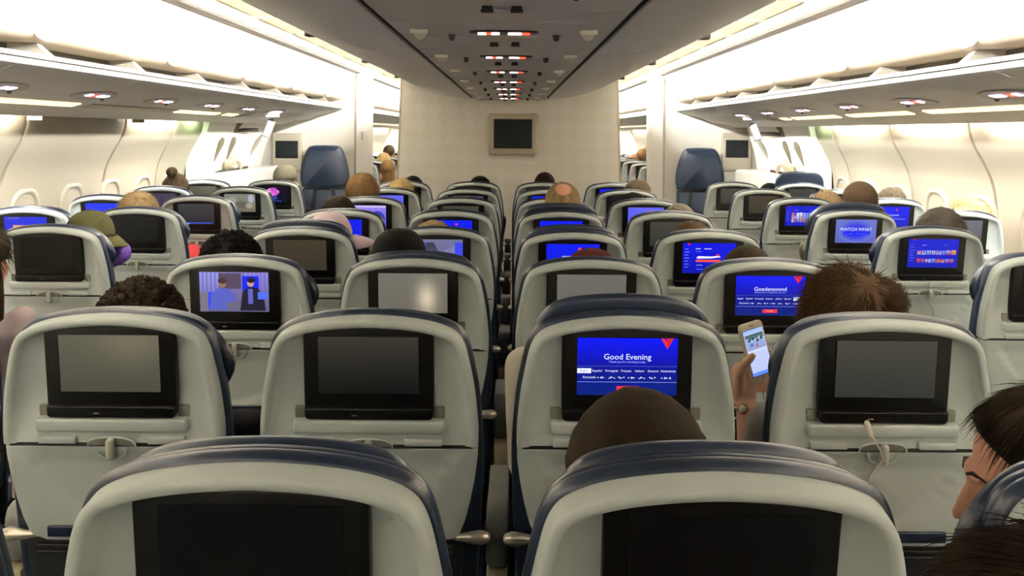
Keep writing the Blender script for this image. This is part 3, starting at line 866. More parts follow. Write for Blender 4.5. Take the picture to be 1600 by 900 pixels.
def scr_greeting(word, hi, small):
    s = Screen()
    s.rect(0, 0, 1, .48, (8, 22, 245), (14, 20, 160)); s.rect(0, .48, 1, 1, (12, 20, 150), (8, 34, 120))
    # red two-tone triangular emblem, cut by the top edge
    s.poly([(.83, 0), (.96, 0), (.897, .19)], RED); s.poly([(.862, .0), (.885, .0), (.905, .055), (.893, .05)], (30, 20, 190)); s.poly([(.905, .055), (.93, 0), (.935, 0), (.897, .19)], (176, 26, 44))
    s.text(word, .5, .33, .105, W_)
    s.text(small, .5, .415, .038, (170, 180, 240))
    s.rect(0, .488, 1, .494, (90, 110, 210)); s.rect(0, .765, 1, .772, (150, 165, 235))
    xs = [.07, .2, .345, .49, .625, .76, .91]
    ws = ['English', 'Español', 'Português', 'Français', 'Italiano', 'Deutsch', 'Nederlands']
    for x, w, k in zip(xs, ws, range(7)):
        if k == hi: s.rect(x - .07, .53, x + .07, .615, W_); s.text(w, x, .572, .040, (90, 110, 220))
        else: s.text(w, x, .572, .040, W_)
    xs = [.12, .245, .35, .445, .55, .65, .755, .89]
    ws = ['Русский', 'עברית', 'العربية', '한국어', 'हिन्दी', '中文', '日本語', 'ภาษาไทย']
    for x, w, k in zip(xs, ws, range(8)):
        if k == 0: s.text('Русский', x, .688, .040, W_)
        else:   # scripts too small to read: short rows of strokes
            n = [5, 5, 4, 4, 5, 4, 4, 6][k]
            for q in range(n):
                uu = x - n * .0085 + q * .017
                s.rect(uu, .672 + .01 * ((q * 7 + k) % 3), uu + .012, .690 + .008 * ((q * 5 + k) % 3), W_)
    s.rect(.395, .835, .61, .925, (232, 56, 60)); s.text('Continue', .5, .878, .036, (255, 220, 220))
    return s.mesh('screen_greeting')
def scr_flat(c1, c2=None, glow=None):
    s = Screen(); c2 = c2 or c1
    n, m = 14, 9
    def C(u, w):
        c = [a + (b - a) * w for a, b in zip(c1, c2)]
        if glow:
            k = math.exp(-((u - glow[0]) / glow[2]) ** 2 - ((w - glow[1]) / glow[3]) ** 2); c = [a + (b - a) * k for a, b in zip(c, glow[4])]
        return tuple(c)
    for i in range(n):
        for j in range(m):
            q = [(i / n, j / m), ((i + 1) / n, j / m), ((i + 1) / n, (j + 1) / m), (i / n, (j + 1) / m)]
            s.n = 0; s.poly(q, [C(*t) for t in q])
    return s.mesh('screen_dim')
def scr_couple():
    s = Screen()
    s.rect(0, 0, 1, 1, (128, 118, 178), (96, 92, 128))
    for k in range(5): s.rect(k * .06, 0, k * .06 + .035, .55, (150, 150, 235), (120, 120, 200))
    for k in range(6): s.rect(.66 + k * .06, .02, .69 + k * .06, .45, (140, 130, 236), (120, 110, 200))
    s.rect(.28, .03, .6, .42, (86, 72, 92))
    s.rect(.62, .1, .86, .75, (28, 40, 240)); s.rect(.1, .5, .42, .95, (60, 74, 236), (40, 60, 250))
    s.rect(0, .5, .12, 1, (120, 112, 130))
    s.poly([(.13, .95), (.17, .55), (.28, .38), (.42, .42), (.52, .62), (.52, .95)], (88, 96, 190))
    s.ell(.33, .29, .055, .11, (150, 104, 92)); s.ell(.33, .22, .062, .075, (66, 48, 50))
    s.poly([(.4, .95), (.38, .78), (.6, .72), (.62, .95)], (104, 100, 120))
    s.poly([(.58, .97), (.62, .5), (.72, .36), (.84, .4), (.93, .6), (.95, .97)], (34, 32, 46))
    s.ell(.74, .27, .05, .1, (196, 150, 140)); s.ell(.75, .2, .06, .07, (40, 30, 34)); s.rect(.7, .42, .77, .8, (96, 96, 190))
    s.rect(.84, .5, .98, .68, (80, 110, 255))
    return s.mesh('screen_couple')
def scr_lounge():
    s = Screen(); s.rect(0, 0, 1, 1, (112, 112, 150), (88, 90, 130))
    s.poly([(0, .1), (.45, .1), (.55, .45), (.4, .6), (0, .5)], (60, 60, 84)); s.ell(.33, .55, .16, .3, (74, 66, 84)); s.ell(.35, .7, .09, .2, (150, 140, 160))
    s.poly([(.5, .5), (.9, .15), (1, .2), (1, .5), (.7, .7)], (120, 122, 168)); s.rect(.85, .1, 1, .7, (60, 70, 230)); s.rect(.05, .12, .3, .2, (70, 110, 236)); s.rect(.1, .8, 1, .84, (210, 210, 235))
    return s.mesh('screen_lounge')
def scr_map():
    s = Screen(); s.rect(0, 0, 1, 1, (14, 20, 226), (10, 24, 170))
    s.poly([(.08, 0), (.14, 0), (.11, .09)], RED)
    for k in range(7): s.rect(.035, .19 + k * .1, .10 + .02 * (k % 2), .205 + k * .1, (150, 160, 240))
    s.rect(.24, .17, .33, .2, (190, 196, 250)); s.rect(.4, .17, .54, .2, (190, 196, 250)); s.rect(.24, .27, .36, .285, (120, 130, 230))
    s.poly([(.26, .47), (.3, .43), (.55, .44), (.68, .41), (.72, .46), (.55, .5), (.28, .51)], W_); s.rect(.25, .55, .72, .625, (238, 84, 60)); s.ell(.66, .39, .03, .04, RED)
    s.rect(.26, .72, .38, .74, (150, 160, 240)); s.rect(.26, .86, .4, .875, (120, 130, 230))
    return s.mesh('screen_journey')
def scr_tiles(rows, bg=(24, 32, 205), seed=1):
    rnd = random.Random(seed)
    s = Screen(); s.rect(0, 0, 1, 1, bg, (22, 30, 180)); s.poly([(.07, 0), (.15, 0), (.11, .05)], RED)
    for k in range(7): s.rect(.03, .2 + .09 * k, .10 + .02 * (k % 3), .215 + .09 * k, (120, 130, 235))
    s.rect(.27, .2, .36, .22, (180, 190, 250)); s.rect(.7, .2, .78, .22, (120, 140, 240))
    cols = [(206, 210, 236), (176, 112, 120), (232, 226, 240), (120, 140, 232), (226, 150, 90), (196, 70, 84), (150, 170, 240), (90, 100, 220)]
    for w0, w1, n in rows:
        u = .18
        while u < .93:
            du = .045 + rnd.random() * .05
            c = rnd.choice(cols); s.rect(u, w0 + rnd.random() * .03, min(.98, u + du), w1, c, tuple(x * .8 for x in rnd.choice(cols)))
            if rnd.random() < .4: s.ell(u + du / 2, (w0 + w1) / 2, .02, .05, rnd.choice(cols))
            u += du + .015
    return s.mesh('screen_tiles')
def scr_watch():
    s = Screen(); s.rect(0, 0, 1, 1, (108, 118, 196), (88, 98, 176))
    for k in range(6):
        t = k / 6; s.ell(.5, .5, .45 * (1 - t * .6), .5 * (1 - t * .6), tuple(a + (b - a) * t for a, b in zip((104, 112, 200), (30, 44, 226))))
    s.text('WATCH WHAT', .5, .42, .14, W_); s.rect(.2, .53, .84, .66, (16, 28, 240)); s.text('you want', .33, .6, .06, (120, 150, 255)); s.text('when you want', .65, .6, .06, (120, 150, 255))
    return s.mesh('screen_watch')
def scr_orange():
    s = Screen(); s.rect(0, 0, 1, 1, (40, 52, 220), (36, 46, 200)); s.rect(.1, .04, .35, .08, (120, 110, 150)); s.rect(.2, .34, .47, .66, (240, 160, 104)); s.rect(.5, .44, .68, .66, (196, 80, 110)); s.rect(.02, .82, .98, 1, (150, 140, 190)); s.rect(.7, .46, .9, .66, (130, 90, 200))
    return s.mesh('screen_orange_tiles')
def scr_plane():
    s = Screen(); s.rect(0, 0, 1, 1, (36, 56, 244), (60, 70, 220)); s.poly([(.1, .62), (.25, .56), (.4, .6), (.6, .5), (.66, .45), (.66, .62), (.9, .66), (.3, .74)], (70, 60, 110)); s.poly([(0, .7), (1, .66), (1, 1), (0, 1)], (40, 44, 120))
    return s.mesh('screen_sky')
def scr_flower():
    s = Screen(); s.rect(0, 0, 1, 1, (16, 10, 34), (10, 10, 30))
    for k in range(6): s.ell(.5 + .12 * math.cos(k), .33 + .14 * math.sin(k), .12, .14, (190, 80, 190) if k % 2 else (226, 120, 206))
    s.ell(.5, .72, .16, .12, (40, 60, 190)); s.rect(.2, .9, .8, .94, (60, 80, 220))
    return s.mesh('screen_flower')
def scr_bluebar(bg=(34, 36, 44)):
    s = Screen(); s.rect(0, 0, 1, 1, (62, 62, 64), bg); s.rect(.1, .9, .95, .94, (70, 90, 236)); s.rect(.15, .93, .3, .98, (150, 170, 255))
    return s.mesh('screen_bluebar')
def scr_blue(c1=(16, 30, 240), seed=0, marks=True):
    s = Screen(); s.rect(0, 0, 1, 1, c1, tuple(x * .8 for x in c1))
    if marks:
        s.rect(.3, .4, .7, .45, (170, 180, 250)); s.rect(.05, .6, .9, .64, (120, 130, 230)); s.rect(.6, .12, .66, .2, (226, 60, 60))
    return s.mesh('screen_blue')
def scr_photo(seed=3):
    s = Screen(); s.rect(0, 0, 1, 1, (128, 130, 116), (108, 104, 88)); s.ell(.25, .35, .14, .2, (150, 150, 140)); s.ell(.55, .6, .2, .2, (98, 96, 84)); s.ell(.86, .25, .1, .24, (170, 168, 190)); s.ell(.8, .65, .12, .15, (160, 150, 134))
    return s.mesh('screen_photo')
def scr_lilac():
    s = Screen(); s.rect(0, 0, 1, 1, (150, 130, 226), (80, 84, 236)); s.ell(.75, .6, .22, .34, (54, 60, 180)); s.ell(.5, .45, .2, .2, (160, 130, 190)); s.rect(0, 0, 1, .1, (200, 180, 236))
    return s.mesh('screen_lilac')
def scr_grey(c=(112, 110, 120)):
    s = Screen(); s.rect(0, 0, 1, 1, c, tuple(x * .8 for x in c)); s.ell(.18, .3, .1, .1, (90, 100, 220)); s.poly([(.1, .9), (.3, .4), (.6, .5), (.9, .8), (.95, 1), (.1, 1)], (150, 148, 150))
    return s.mesh('screen_greyfilm')

SCR = {
 'off': (scr_flat((3, 3, 3), (1, 1, 1)), 'black screen'),
 'soft': (scr_flat((28, 28, 28), (14, 14, 13)), 'nearly black screen'),
 'olive': (scr_flat((92, 89, 75), (72, 71, 60), (.72, .05, .35, .4, (112, 106, 86))), 'plain olive-grey glowing screen'),
 'char': (scr_flat((58, 53, 46), (14, 17, 15)), 'dark grey screen fading to black'),
 'slate': (scr_flat((68, 66, 57), (46, 49, 45)), 'plain slate-grey glowing screen'),
 'pale': (scr_flat((112, 108, 98), (104, 100, 90), (.7, .62, .14, .4, (210, 196, 168))), 'pale grey screen with a painted glint'),  # reflected light spot put into the emission colours
 'pale2': (scr_flat((104, 102, 95), (96, 94, 87)), 'plain pale grey glowing screen'),
 'umber': (scr_flat((66, 58, 45), (54, 48, 37)), 'plain brownish screen'),
 'greeting': (scr_greeting('Good Evening', 0, 'Thank you for traveling today.'), 'Good Evening on its blue screen'),
 'goeden': (scr_greeting('Goedenavond', 6, 'Bedankt dat u vandaag met ons reist.'), 'Goedenavond on its blue screen'),
 'couple': (scr_couple(), 'two-person film on its screen'),
 'lounge': (scr_lounge(), 'film scene in grey and violet on screen'),
 'map': (scr_map(), 'aircraft menu on its blue screen'),
 'tiles': (scr_tiles([(.38, .54, 8), (.68, .82, 8)], seed=5), 'two rows of tiles on blue screen'),
 'tiles1': (scr_tiles([(.32, .82, 4)], seed=9), 'one row of tiles on blue screen'),
 'watch': (scr_watch(), 'WATCH WHAT on its blue screen'),
 'orange': (scr_orange(), 'blue screen with an orange tile'),
 'sky': (scr_plane(), 'blue screen with a dark shape in the sky'),
 'flower': (scr_flower(), 'pink flower on a black screen'),
 'bluebar': (scr_bluebar(), 'dark grey screen with a blue bar'),
 'blue': (scr_blue(), 'bright blue screen'),
 'bluepale': (scr_blue((96, 100, 236)), 'light blue screen'),
 'photo': (scr_photo(), 'grey-green film on screen'),
 'lilac': (scr_lilac(), 'lilac and blue film on screen'),
 'grey': (scr_grey(), 'grey film on screen'),
 'purple': (scr_flat((70, 62, 84), (50, 46, 70)), 'dull purple screen'),
}
SEATS = {}
def seat(col, row, X, d, scr, label, rec=None, raise_=0.0, head='n', group=None, card=True, both_arms=False, parts='full', tags=False):
    if rec is None: rec = 7.5 if row < 4 else 10.0
    th = math.radians(rec)
    Y = d + (L - .10) * math.sin(th)           # depth d is where the screen stands
    r = empty('airline_seat', (X, Y, 0))
    tag(r, label, 'seat', group)
    P = (0, 0, PIV); R = (th, 0, 0)
    obj('back_shell', ME_shell, r, P, R)
    b = obj('monitor_bezel', ME_bezel, r, (0, .009 * math.cos(th) - .007 * math.sin(th), PIV + .009 * math.sin(th) + .007 * math.cos(th)), R)
    obj('screen', SCR[scr][0], b)
    obj('brow_gap_shade', ME_brow, r, P, R)
    obj('back_cushion', ME_cushion, r, P, R)
    obj('headrest', ME_head[head], r, (P[0], P[1] - raise_ * math.sin(th), P[2] + raise_), R)
    t = obj('tray_table', ME_tray, r, P, R)
    if parts == 'full':
        obj('usb_port', ME_port, b)
        obj('latch_recess_shade', ME_recess, r, P, R); obj('seam_gap', ME_gap, r, P, R)
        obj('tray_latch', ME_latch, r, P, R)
        for s in (-1, 1): obj('ledge_notch_shade', ME_notch[s], r, P, R)
        for s in (-1, 1): obj('tray_arm', ME_trayarm[s], r, P, R)
        obj('seat_pocket', ME_pocket, r, P, R)
        if card: obj('safety_card', ME_card, r, P, R)
    obj('seat_cushion', ME_pan, r); obj('under_frame', ME_under, r)
    for s in (-1, 1): obj('leg', ME_leg[s], r)
    for s in ((-1, 1) if both_arms else (-1,)):
        a = obj('armrest', ME_armrest, r, (s * .2555, 0, 0)); obj('armrest_base', ME_armpost, a)
    SEATS[(col, row)] = (r, X, Y, th)
    return r

D0 = .985; PITCH = .81
XC = {'C': -.765, 'D': -.255, 'E': .255, 'F': .765, 'A': -2.225, 'B': -1.715, 'G': 1.69, 'H': 2.20}
ROWD = {}
for r in range(0, 9):
    for c in 'CDEF': ROWD[(c, r)] = D0 + PITCH * (r - 1)
    for c in 'AB': ROWD[(c, r)] = D0 + PITCH * (r - 1) + .01
    for c in 'GH': ROWD[(c, r)] = D0 + PITCH * (r - 1) + .19
PLAN = {
 'C': ['off', 'olive', 'couple', 'umber', 'blue', 'lilac', 'bluepale', 'off'],
 'D': ['off', 'char', 'pale', 'lounge', 'blue', 'slate', 'purple', 'off'],
 'E': ['off', 'greeting', 'pale2', 'blue', 'blue', 'off', 'blue', 'soft'],
 'F': ['soft', 'slate', 'goeden', 'map', 'slate', 'bluepale', 'soft', 'blue'],
 'A': [None, None, None, None, 'orange', 'sky', 'purple', 'olive'],
 'B': [None, None, 'soft', 'off', 'soft', 'bluebar', 'photo', 'flower'],
 'G': [None, None, 'off', 'tiles', 'watch', 'tiles1', 'umber', 'slate'],
 'H': [None, None, None, None, 'grey', 'blue', 'umber', 'slate'],
}
COLWORD = {'C': 'far left centre column', 'D': 'inner left centre column', 'E': 'inner right centre column', 'F': 'far right centre column',
           'A': 'left window column', 'B': 'left aisle column', 'G': 'right aisle column', 'H': 'right window column'}
OPT = {('E', 2): dict(rec=6.5, raise_=.034), ('C', 2): dict(head='r'), ('F', 2): dict(head='m'), ('E', 4): dict(rec=13, raise_=.018), ('C', 4): dict(raise_=.028),
       ('E', 5): dict(raise_=.034), ('G', 5): dict(raise_=.034, head='l'), ('B', 4): dict(head='r'), ('C', 3): dict(head='r'), ('D', 1): dict(rec=8, raise_=.006), ('E', 1): dict(rec=11, raise_=.008), ('H', 8): dict(raise_=.085),
       ('G', 4): dict(head='l'), ('F', 1): dict(head='l', rec=9), ('B', 3): dict(head='r', rec=10), ('G', 3): dict(head='l'), ('D', 4): dict(rec=6), ('B', 5): dict(head='r'), ('B', 6): dict(head='r'), ('D', 3): dict(raise_=.014)}
for c, lst in PLAN.items():
    vis = [r for r, s in enumerate(lst, 1) if s]
    for r, s in enumerate(lst, 1):
        if not s: continue
        w = ORD[vis.index(r)]
        lab = 'seat, %s, %s in the %s' % (SCR[s][1], w, COLWORD[c])
        seat(c, r, XC[c], ROWD[(c, r)], s, lab, group='seats of the cabin', both_arms=c in 'FBH' and c != 'B' or (c in 'BH'), **OPT.get((c, r), {}))
# the seat behind (camera row) that the dark-haired passenger at the right uses
seat('E', 0, .255, .16, 'off', 'airline seat of the camera row beside the photographer', group='seats of the cabin', both_arms=True, parts='small')
# forward cabin, seen through the aisles
fk = {'B': ['off', 'soft', 'umber', 'off', 'slate', 'off', 'soft', 'off', 'off'], 'G': ['off', 'soft', 'off', 'umber', 'off', 'slate', 'off', 'soft', 'off']}
for c in 'BG':
    for k in range(9):
        seat(c, 20 + k, XC[c], 10.5 + .81 * k, fk[c][k], 'airline seat in the cabin ahead, %s aisle side, %s row past the bulkhead' % ('left' if c == 'B' else 'right', ORD[k]), group='seats of the cabin ahead', both_arms=(c == 'B' or k < 3), parts='small')
for c in 'AH':
    for k in range(3, 9):
        seat(c, 20 + k, XC[c], 10.5 + .81 * k, 'off', 'window seat in the cabin ahead, %s side, %s row past the bulkhead' % ('left' if c == 'A' else 'right', ORD[k]), group='seats of the cabin ahead', both_arms=c == 'H', parts='small')
# ------------------------------------------------------------------ people
def skinmat(c, n): return mat('skin_' + n, c, .5, bump=.1, bscale=300, var=.06, vscale=30)
SKIN = {'fair': skinmat((214, 160, 132), 'fair'), 'mid': skinmat((196, 138, 106), 'mid'), 'tan': skinmat((160, 106, 76), 'tan'), 'dark': skinmat((92, 60, 44), 'dark'), 'brown': skinmat((120, 84, 62), 'brown'), 'pink': skinmat((220, 160, 136), 'pink'), 'light': skinmat((240, 196, 168), 'light')}
def hairmat(n, c): return mat('hair_' + n, c, .75, spec=.06, var=.3, vscale=60, stretch=(1, 1, .15), bump=.5, bscale=150)
HAIR = {'black': hairmat('black', (14, 12, 11)), 'brownblack': hairmat('brownblack', (34, 26, 18)), 'buzz': hairmat('buzz', (42, 34, 20)), 'brown': hairmat('brown', (66, 52, 38)), 'auburn': hairmat('auburn', (112, 86, 56)),
        'blond': hairmat('blond', (184, 158, 112)), 'sand': hairmat('sand', (140, 120, 88)), 'grey': hairmat('grey', (104, 98, 86)), 'greybrown': hairmat('greybrown', (84, 74, 60)), 'darkgrey': hairmat('darkgrey', (62, 57, 50)), 'ltbrown': hairmat('ltbrown', (62, 45, 30))}
def cloth(n, c, r=.85): return mat('cloth_' + n, c, r, spec=.12, bump=.4, bscale=500, var=.08, vscale=12)
CL = {'black': cloth('black', (24, 24, 26)), 'navy': cloth('navy', (34, 38, 52)), 'char': cloth('charcoal', (56, 58, 60)), 'olive': cloth('olive', (78, 76, 58)), 'grey': cloth('grey', (140, 136, 134)), 'white': cloth('white', (228, 222, 208)),
      'cream': cloth('cream', (236, 220, 186)), 'coral': cloth('coral', (164, 48, 54)), 'denim': cloth('denim', (52, 60, 80)), 'red': cloth('red', (190, 50, 60)), 'teal': cloth('teal', (70, 84, 84)), 'purple': cloth('purple', (100, 70, 156)),
      'capgreen': cloth('cap_green', (64, 63, 36)), 'cappink': cloth('cap_pink', (240, 218, 232)), 'capgrey': cloth('cap_grey', (140, 138, 122)), 'beanieblack': cloth('beanie_black', (12, 11, 10)), 'beaniered': cloth('beanie_red', (70, 28, 26)), 'brown': cloth('brown', (80, 58, 44)), 'mauve': cloth('mauve', (166, 150, 150))}
M_eye = mat('eye_white', (236, 232, 224), .2); M_iris = mat('iris_brown', (46, 30, 20), .2); M_lips = mat('lips', (178, 92, 84), .45); M_brow = mat('eyebrow', (40, 28, 20), .7)

def eye_mesh():
    bm = bmesh.new(); ellipsoid(bm, (0, 0, 0), (.0115, .0115, .0115), 2, mi=0)
    ellipsoid(bm, (0, .0075, 0), (.0055, .005, .0055), 2, mi=1)
    return mesh_of('eye', bm, [M_eye, M_iris])
ME_eye = eye_mesh()

def head_parts(bm, H, hs):
    """skull, face, jaw, nose, ears and lips in head space (face towards +Y)"""
    def E(c, r, sub=3, R=None):
        M = H.to_3x3() @ (R or Matrix.Identity(3))
        Mh = (H @ Vector(c)); rr = [x * hs for x in r]
        v = bmesh.ops.create_icosphere(bm, subdivisions=sub, radius=1.0)['verts']
        for q in v: q.co = Mh + (M @ Vector((q.co.x * rr[0] / 1.0, q.co.y * rr[1], q.co.z * rr[2])))
    s = hs
    E((0, -.008 * s, .03 * s), (.075, .095, .085)); E((0, .020 * s, -.035 * s), (.060, .072, .095)); E((0, .062 * s, -.105 * s), (.030, .030, .026)); E((0, .03 * s, -.085 * s), (.050, .055, .045))
    E((0, .083 * s, .022 * s), (.050, .016, .011), 2)
    for k in (-1, 1):
        E((k * .036 * s, .066 * s, -.03 * s), (.024, .022, .022), 2)
        E((k * .075 * s, -.006 * s, -.012 * s), (.010, .021, .031), 2, Matrix.Rotation(k * .35, 3, 'Z'))
    E((0, .094 * s, -.060 * s), (.024, .010, .006), 2); E((0, .092 * s, -.074 * s), (.021, .010, .007), 2)
    tube(bm, [H @ Vector((0, .088 * s, .012 * s)), H @ Vector((0, .104 * s, -.018 * s)), H @ Vector((0, .113 * s, -.034 * s))], [.0075 * s, .009 * s, .0095 * s], 10)
    for k in (-1, 1): E((k * .011 * s, .099 * s, -.037 * s), (.009, .010, .008), 2)

def hand(bm, w, f, n, s=1.0, side=1, curl=.6):
    """relaxed hand: wrist point w, forward f, back-of-hand normal n; five separate bent fingers"""
    f = f.normalized(); n = (n - f * n.dot(f)).normalized(); a = f.cross(n).normalized() * side
    tube(bm, [w, w + f * .045 * s, w + f * .085 * s], [.024 * s, .034 * s, .034 * s], 12, .5)
    for k, (o, l) in enumerate(((-.028, .068), (-.0095, .078), (.0095, .072), (.028, .056))):
        b = w + f * .085 * s + a * o * s
        p1 = b + f * l * .5 * s - n * .010 * s; p2 = p1 + (f * (1 - curl * .6) - n * curl).normalized() * l * .35 * s; p3 = p2 + (f * (1 - curl) - n * curl * 1.4).normalized() * l * .25 * s
        tube(bm, [b, p1, p2, p3], [.0095 * s, .0088 * s, .008 * s, .0068 * s], 8)
    b = w + f * .025 * s - a * .026 * s
    tube(bm, [b, b + (f * .7 - a * .7) * .035 * s, b + (f * 1.0 - a * .75) * .058 * s - n * .006 * s], [.014 * s, .0115 * s, .009 * s], 8)

def hair_mesh(H, hs, style, seed, strands, m, yaw=0):
    rnd = random.Random(seed)
    bm = bmesh.new()
    th = {'crop': .015, 'sleek': .013, 'buzz': .004, 'short': .010, 'fringe': .014, 'messy': .016, 'curly': .012, 'long': .013, 'bald': .006, 'bun': .009}[style]
    c = Vector((0, -.008, .03)); r = Vector((.076, .096, .086))
    def line(az):  # hair line height as a function of azimuth (0 = face, pi = nape), z relative to skull centre
        f = math.cos(az)
        front = .035 if style != 'fringe' else .015
        back = {'crop': -.06, 'sleek': -.12, 'buzz': -.085, 'short': -.095, 'fringe': -.1, 'messy': -.11, 'curly': -.10, 'long': -.12, 'bald': -.09, 'bun': -.09}[style]
        t = (1 - f) / 2
        return front + (back - front) * (t ** 1.1)
    bald = Vector((0, -.55, .83)).normalized()
    vs = bmesh.ops.create_icosphere(bm, subdivisions=4, radius=1.0)['verts']
    for v in vs:
        d = v.co.normalized(); az = math.atan2(d.x, d.y)
        p = Vector((d.x * r.x, d.y * r.y, d.z * r.z))
        e = p.z - line(az)
        k = max(0, min(1, e / .018))
        if style == 'bald':
            q = (d - bald).length; k *= max(0, min(1, (q - .40) / .25))
        nz = noise.noise(d * 5 + Vector((seed, 0, 0))) * .35 + noise.noise(d * 16 + Vector((seed, 3, 0))) * .25
        t = th * (1 + nz * (1.3 if style in ('messy', 'curly', 'long') else .7))
        low = max(0, -.03 - p.z)       # follow the narrower nape
        v.co = c + p + d * (t * k - .012 * (1 - k)) + Vector((0, low * .25, 0))
    if style == 'curly':
        for i in range(700):
            d = Vector((rnd.gauss(0, 1), rnd.gauss(0, 1), rnd.gauss(0, 1))).normalized(); az = math.atan2(d.x, d.y)
            p = Vector((d.x * r.x, d.y * r.y, d.z * r.z))
            if p.z < line(az) + .01: continue
            q = rnd.uniform(.005, .0095)
            for v in bmesh.ops.create_icosphere(bm, subdivisions=2, radius=q)['verts']: v.co = v.co + c + p + d * (th + rnd.uniform(-.004, .006))
    if style == 'bun':
        ellipsoid(bm, (0, -.075, .135), (.038, .036, .036), 3)
    if style == 'long':
        rings = []
        for q in range(9):
            t = q / 8; z = .02 - t * .27
            hw = .080 + .012 * math.sin(t * PI) ; hy = .045 - .012 * t
            rings.append([Vector((hw * math.cos(a), -.058 + .02 * t + hy * math.sin(a) - .02 * abs(math.cos(a)) * -1, z + .004 * math.sin(5 * a))) for a in [k * 2 * PI / 20 for k in range(20)]])
        loft(bm, rings)
    # strands combed over the surface
    n = strands if style not in ('buzz', 'crop') else 0
    for i in range(n):
        d = Vector((rnd.gauss(0, 1), rnd.gauss(0, 1), rnd.gauss(0, 1))).normalized(); az = math.atan2(d.x, d.y)
        p = Vector((d.x * r.x, d.y * r.y, d.z * r.z))
        if p.z < line(az) + .006: continue
        if style == 'bald' and (d - bald).length < .55: continue
        if style == 'sleek' and p.y > .02 and p.z < line(az) + .04: continue
        whorl = Vector((.1, -.6, .8)).normalized()
        flow = (d - whorl * 1.0); flow = (flow - d * flow.dot(d))
        if flow.length < .05: flow = Vector((rnd.random() - .5, rnd.random() - .5, -.2))
        flow.normalize()
        jit = {'crop': .3, 'sleek': .12, 'buzz': .3, 'short': .45, 'fringe': .35, 'messy': .42, 'curly': 1.2, 'long': .3, 'bald': .4, 'bun': .3}[style]
        if style == 'bun': flow = (Vector((0, -.075, .13)) - p - c); flow = (flow - d * flow.dot(d)).normalized()
        flow = (flow + Vector((rnd.gauss(0, 1), rnd.gauss(0, 1), rnd.gauss(0, 1))) * jit * .5).normalized()
        ln = {'crop': .006, 'sleek': .05, 'buzz': .006, 'short': .026, 'fringe': .04, 'messy': .05, 'curly': .02, 'long': .07, 'bald': .012, 'bun': .04}[style] * rnd.uniform(.6, 1.3)
        lift = {'crop': .6, 'sleek': .02, 'buzz': .6, 'short': .15, 'fringe': .12, 'messy': .06, 'curly': .8, 'long': .1, 'bald': .3, 'bun': .06}[style] * rnd.uniform(.4, 1.4)
        b = c + p + d * th * .8; side = flow.cross(d).normalized() * rnd.uniform(.0009, .0018)
        pts = []
        cur = b.copy(); dirv = (flow + d * lift).normalized()
        for q in range(4):
            pts.append(cur.copy()); cur += dirv * ln / 3
            dirv = (dirv - d * (lift * .55) + Vector((0, 0, -.12)) + Vector((rnd.gauss(0, 1), rnd.gauss(0, 1), rnd.gauss(0, 1))) * jit * .12).normalized()
        prev = None
        for q, pt in enumerate(pts):
            w = 1 - q / 3.6
            a = bm.verts.new(pt + side * w); cc = bm.verts.new(pt - side * w); e = bm.verts.new(pt + d * side.length * w)
            if prev:
                bm.faces.new((prev[0], prev[1], cc, a)); bm.faces.new((prev[1], prev[2], e, cc)); bm.faces.new((prev[2], prev[0], a, e))
            prev = (a, cc, e)
    for v in bm.verts: v.co = H @ (v.co * hs)
    return mesh_of('hair', bm, m)

def cap_mesh(H, hs, m, brim_az=0.0, brim=True, tall=.0):
    bm = bmesh.new()
    c = Vector((0, -.008, .03))
    rings = []
    N = 32
    for q in range(12):
        t = q / 11; z = -.002 + .098 * math.sin(t * PI / 2) + tall * t; k = math.cos(t * PI / 2) ** .75 if q < 11 else .02
        rings.append([Vector((.085 * k * math.cos(a) , .106 * k * math.sin(a), z)) + c for a in [j * 2 * PI / N for j in range(N)]])
    inner = [[p * .96 + Vector((0, 0, -.001)) for p in rings[0]]]
    loft(bm, inner + rings)
    ellipsoid(bm, c + Vector((0, 0, .098 + tall)), (.008, .008, .004), 2)
    if brim:
        top = []; bot = []
        for q in range(5):
            t = q / 4
            ra, rb = [], []
            for j in range(13):
                a = math.radians(32 + 116 * j / 12)
                ext = .075 * t * math.sin((j / 12) * PI) ** .6
                p = Vector((.085 * math.cos(a), .104 * math.sin(a), 0)); u = Vector((0, 1, 0))
                v = p + u * ext + Vector((0, 0, .004 - .030 * t * t - .018 * (math.cos(a)) ** 2 * t))
                R = Matrix.Rotation(brim_az, 3, 'Z')
                ra.append(R @ v + c); rb.append(R @ (v + Vector((0, 0, -.003))) + c)
            top.append(ra); bot.append(rb)
        loft(bm, [a + b[::-1] for a, b in zip(top, bot)])
    for v in bm.verts: v.co = H @ (v.co * hs)
    return mesh_of('cap', bm, m)
def beanie_mesh(H, hs, m):
    bm = bmesh.new(); c = Vector((0, -.010, .025)); rings = []
    N = 40
    prof = [(.93, -.04), (1.0, -.045), (1.06, -.035), (1.07, -.01), (1.04, .0), (1.05, .012), (1.03, .035), (.95, .062), (.80, .085), (.58, .100), (.3, .109), (.03, .111)]
    for k, z in prof:
        rings.append([Vector((.083 * k * math.cos(a), .104 * k * math.sin(a), z)) + c + Vector((0, 0, .0012 * math.sin(20 * a))) for a in [j * 2 * PI / N for j in range(N)]])
    loft(bm, rings)
    for v in bm.verts: v.co = H @ (v.co * hs)
    return mesh_of('beanie', bm, m)

